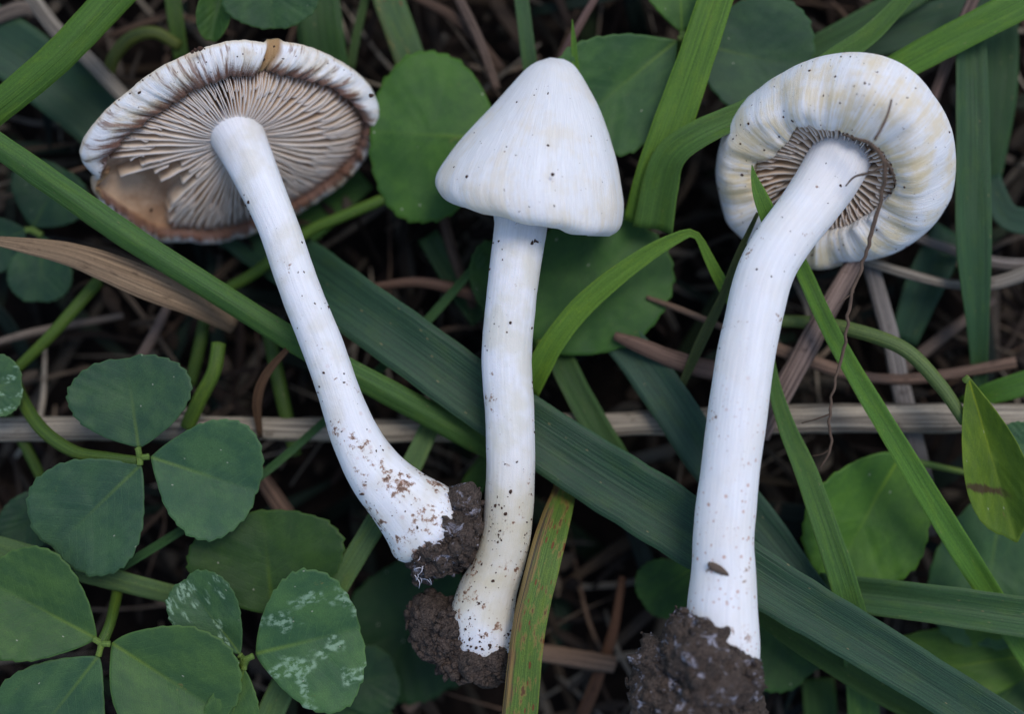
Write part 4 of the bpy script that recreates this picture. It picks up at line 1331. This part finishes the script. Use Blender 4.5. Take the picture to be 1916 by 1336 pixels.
cc3 = tc3.q((1580, 290), -10)
V, F, A = tilted_cap_mesh(tc3, -170, m3_flesh, wr=1.1, seed=7.0, lip_wave=14, bulge=1.3, lump=20.0, stem_c=cc3)
cap3 = mk('cap', V, F, cap_mat('cap_hood_cream', 0.0, 0.62, 0.0), parent=m3, attrs=A)
cap3['label'] = 'cream white cap with its margin rolled inwards'
gills(tc3, cap3, 84, 0.30, 0.985, m3_flesh, lambda f: 46 + 22 * f, cc3, None, swirl=0.03, rng=r3, mat=M_GILL_PALE)
stem3, fr3 = stem_part(m3, [(1606, 222, -92, 52), (1590, 256, -52, 57), (1573, 290, -26, 59), (1548, 337, 4, 57), (1508, 394, 34, 54), (1464, 452, 56, 53), (1430, 515, 66, 53), (1411, 590, 74, 53), (1393, 680, 80, 54), (1378, 790, 84, 55), (1364, 900, 88, 55), (1354, 1000, 92, 57), (1354, 1070, 94, 60), (1351, 1140, 96, 66), (1352, 1210, 96, 70), (1354, 1270, 92, 62)], stem_mat('stem_white_rust_dotted', 0.22, 0.25, 1.0, lin(222, 212, 196)), 5.5, lump=0.025)
V, F = clump_geo([(1228, 1236, 70, 46), (1310, 1222, 110, 74), (1340, 1270, 120, 80), (1240, 1300, 80, 62), (1300, 1360, 90, 108), (1330, 1190, 130, 44), (1380, 1330, 90, 52)], 0.16, 17.0, 520, r3)
mk('soil_clump', V, F, M_SOILW, parent=m3)['label'] = 'large ball of brown soil'
pts = specks_on_stem(m3, fr3, 60, 0.06, 0.45, 1, 3, r3)
cv = cap3.data.vertices
pts += [cv[r3.randrange(12 * 420, 29 * 420)].co + m3.location for _ in range(210)]
V, F = crumbs(pts, 0.6, 2.7, r3)
lipbits = [tc3.P(tc3.q((x + r3.uniform(-4, 4), y + r3.uniform(-3, 5)), 78), 78) for x, y in ((1592, 254), (1600, 257), (1608, 260), (1616, 263), (1624, 268), (1632, 272), (1640, 279), (1662, 305), (1668, 318), (1674, 334), (1676, 346), (1672, 352), (1664, 356), (1530, 446), (1562, 440))]
lipbits += [tc3.P(tc3.q(p, 50), 50) for p in ((1372, 297), (1384, 298), (1400, 240), (1432, 190), (1700, 215))]
lipbits += [U(1600, 277, -60 + 56), U(1540, 381, 66), U(1516, 366, 50), U(1538, 386, 68)]
v2, f2 = crumbs(lipbits, 3, 8, r3, flat=0.8)
b = len(V)
mk('soil_specks', V + v2, F + [tuple(b + i for i in f) for f in f2], M_SPECK, parent=m3, kind='stuff')

# ---- small things lying on the mushrooms
V, F, uv, *_ = tube_geo([(1668, 186, 145, 2), (1660, 215, 162, 2.6), (1646, 245, 172, 3), (1636, 262, 170, 3)], seg=6, lump=0.3, n=16)
tag(mk('root_fibre', V, F, M_ROOT, origin=U(1646, 245, 172)), 'short brown root fibre stuck on the crown of the hooded cap', 'root')
rt = empty('rootlet', U(1650, 290, 150), 'thin brown forked rootlet hanging from the lip of the hooded cap', 'root')
V, F, uv, *_ = tube_geo([(a + 5 * nz(b * 0.06, 1, 3), b, c + 4 * nz(b * 0.05, 7, 3), w * 0.55) for a, b, c, w in spline([(1576, 250, 80, 3), (1600, 259, 128, 5), (1628, 268, 142, 6.5), (1648, 288, 150, 8), (1656, 318, 140, 7.5), (1648, 370, 110, 7.2), (1633, 430, 85, 7), (1612, 500, 60, 6.5), (1592, 558, 45, 6.2), (1580, 649, 20, 5.6), (1562, 716, 5, 5), (1552, 783, -20, 4.8), (1554, 837, -40, 4.5), (1534, 878, -60, 2.5)], 60)[0]], seg=8, lump=0.35, n=120)
mk('main_root', V, F, M_ROOT, parent=rt)
for q in ([(1652, 310, 144, 4.5), (1630, 322, 130, 4), (1600, 330, 110, 3.2), (1582, 348, 98, 2)], [(1650, 292, 150, 5), (1668, 318, 140, 3.8), (1676, 345, 118, 2.6)], [(1552, 775, -18, 3), (1525, 785, -40, 2.4), (1500, 792, -70, 1.6)], [(1554, 840, -40, 2.8), (1538, 850, -55, 2.2), (1520, 854, -70, 1.4)], [(1598, 545, 48, 2.6), (1580, 560, 44, 2), (1568, 568, 40, 1.2)]):
    V, F, uv, *_ = tube_geo([(a, b, c, w * 0.65) for a, b, c, w in q], seg=6, lump=0.35, n=18)
    mk('side_root', V, F, M_ROOT, parent=rt)
V, F = [], []
for v in ICO2[0]:
    x, y, z = v[0] * 25, v[1] * 8 * (1 - 0.35 * v[0]), v[2] * 5
    x += 2 * nz(v[0] * 3, v[1] * 3, v[2] * 3)
    y += 3 * nz(v[0] * 2, v[1] * 2 + 5, v[2])
    ca, sa = math.cos(0.55), math.sin(0.55)
    V.append(U(1345 + x * ca - y * sa, 1066 + x * sa + y * ca, 150 + z))
F = list(ICO2[1])
tag(mk('bark_flake', V, F, plain_mat('flake_grey_brown', lin(92, 78, 66), 0.8), origin=U(1345, 1066, 156)), 'small dark flake stuck on the lower part of the curved stem', 'bark flake')
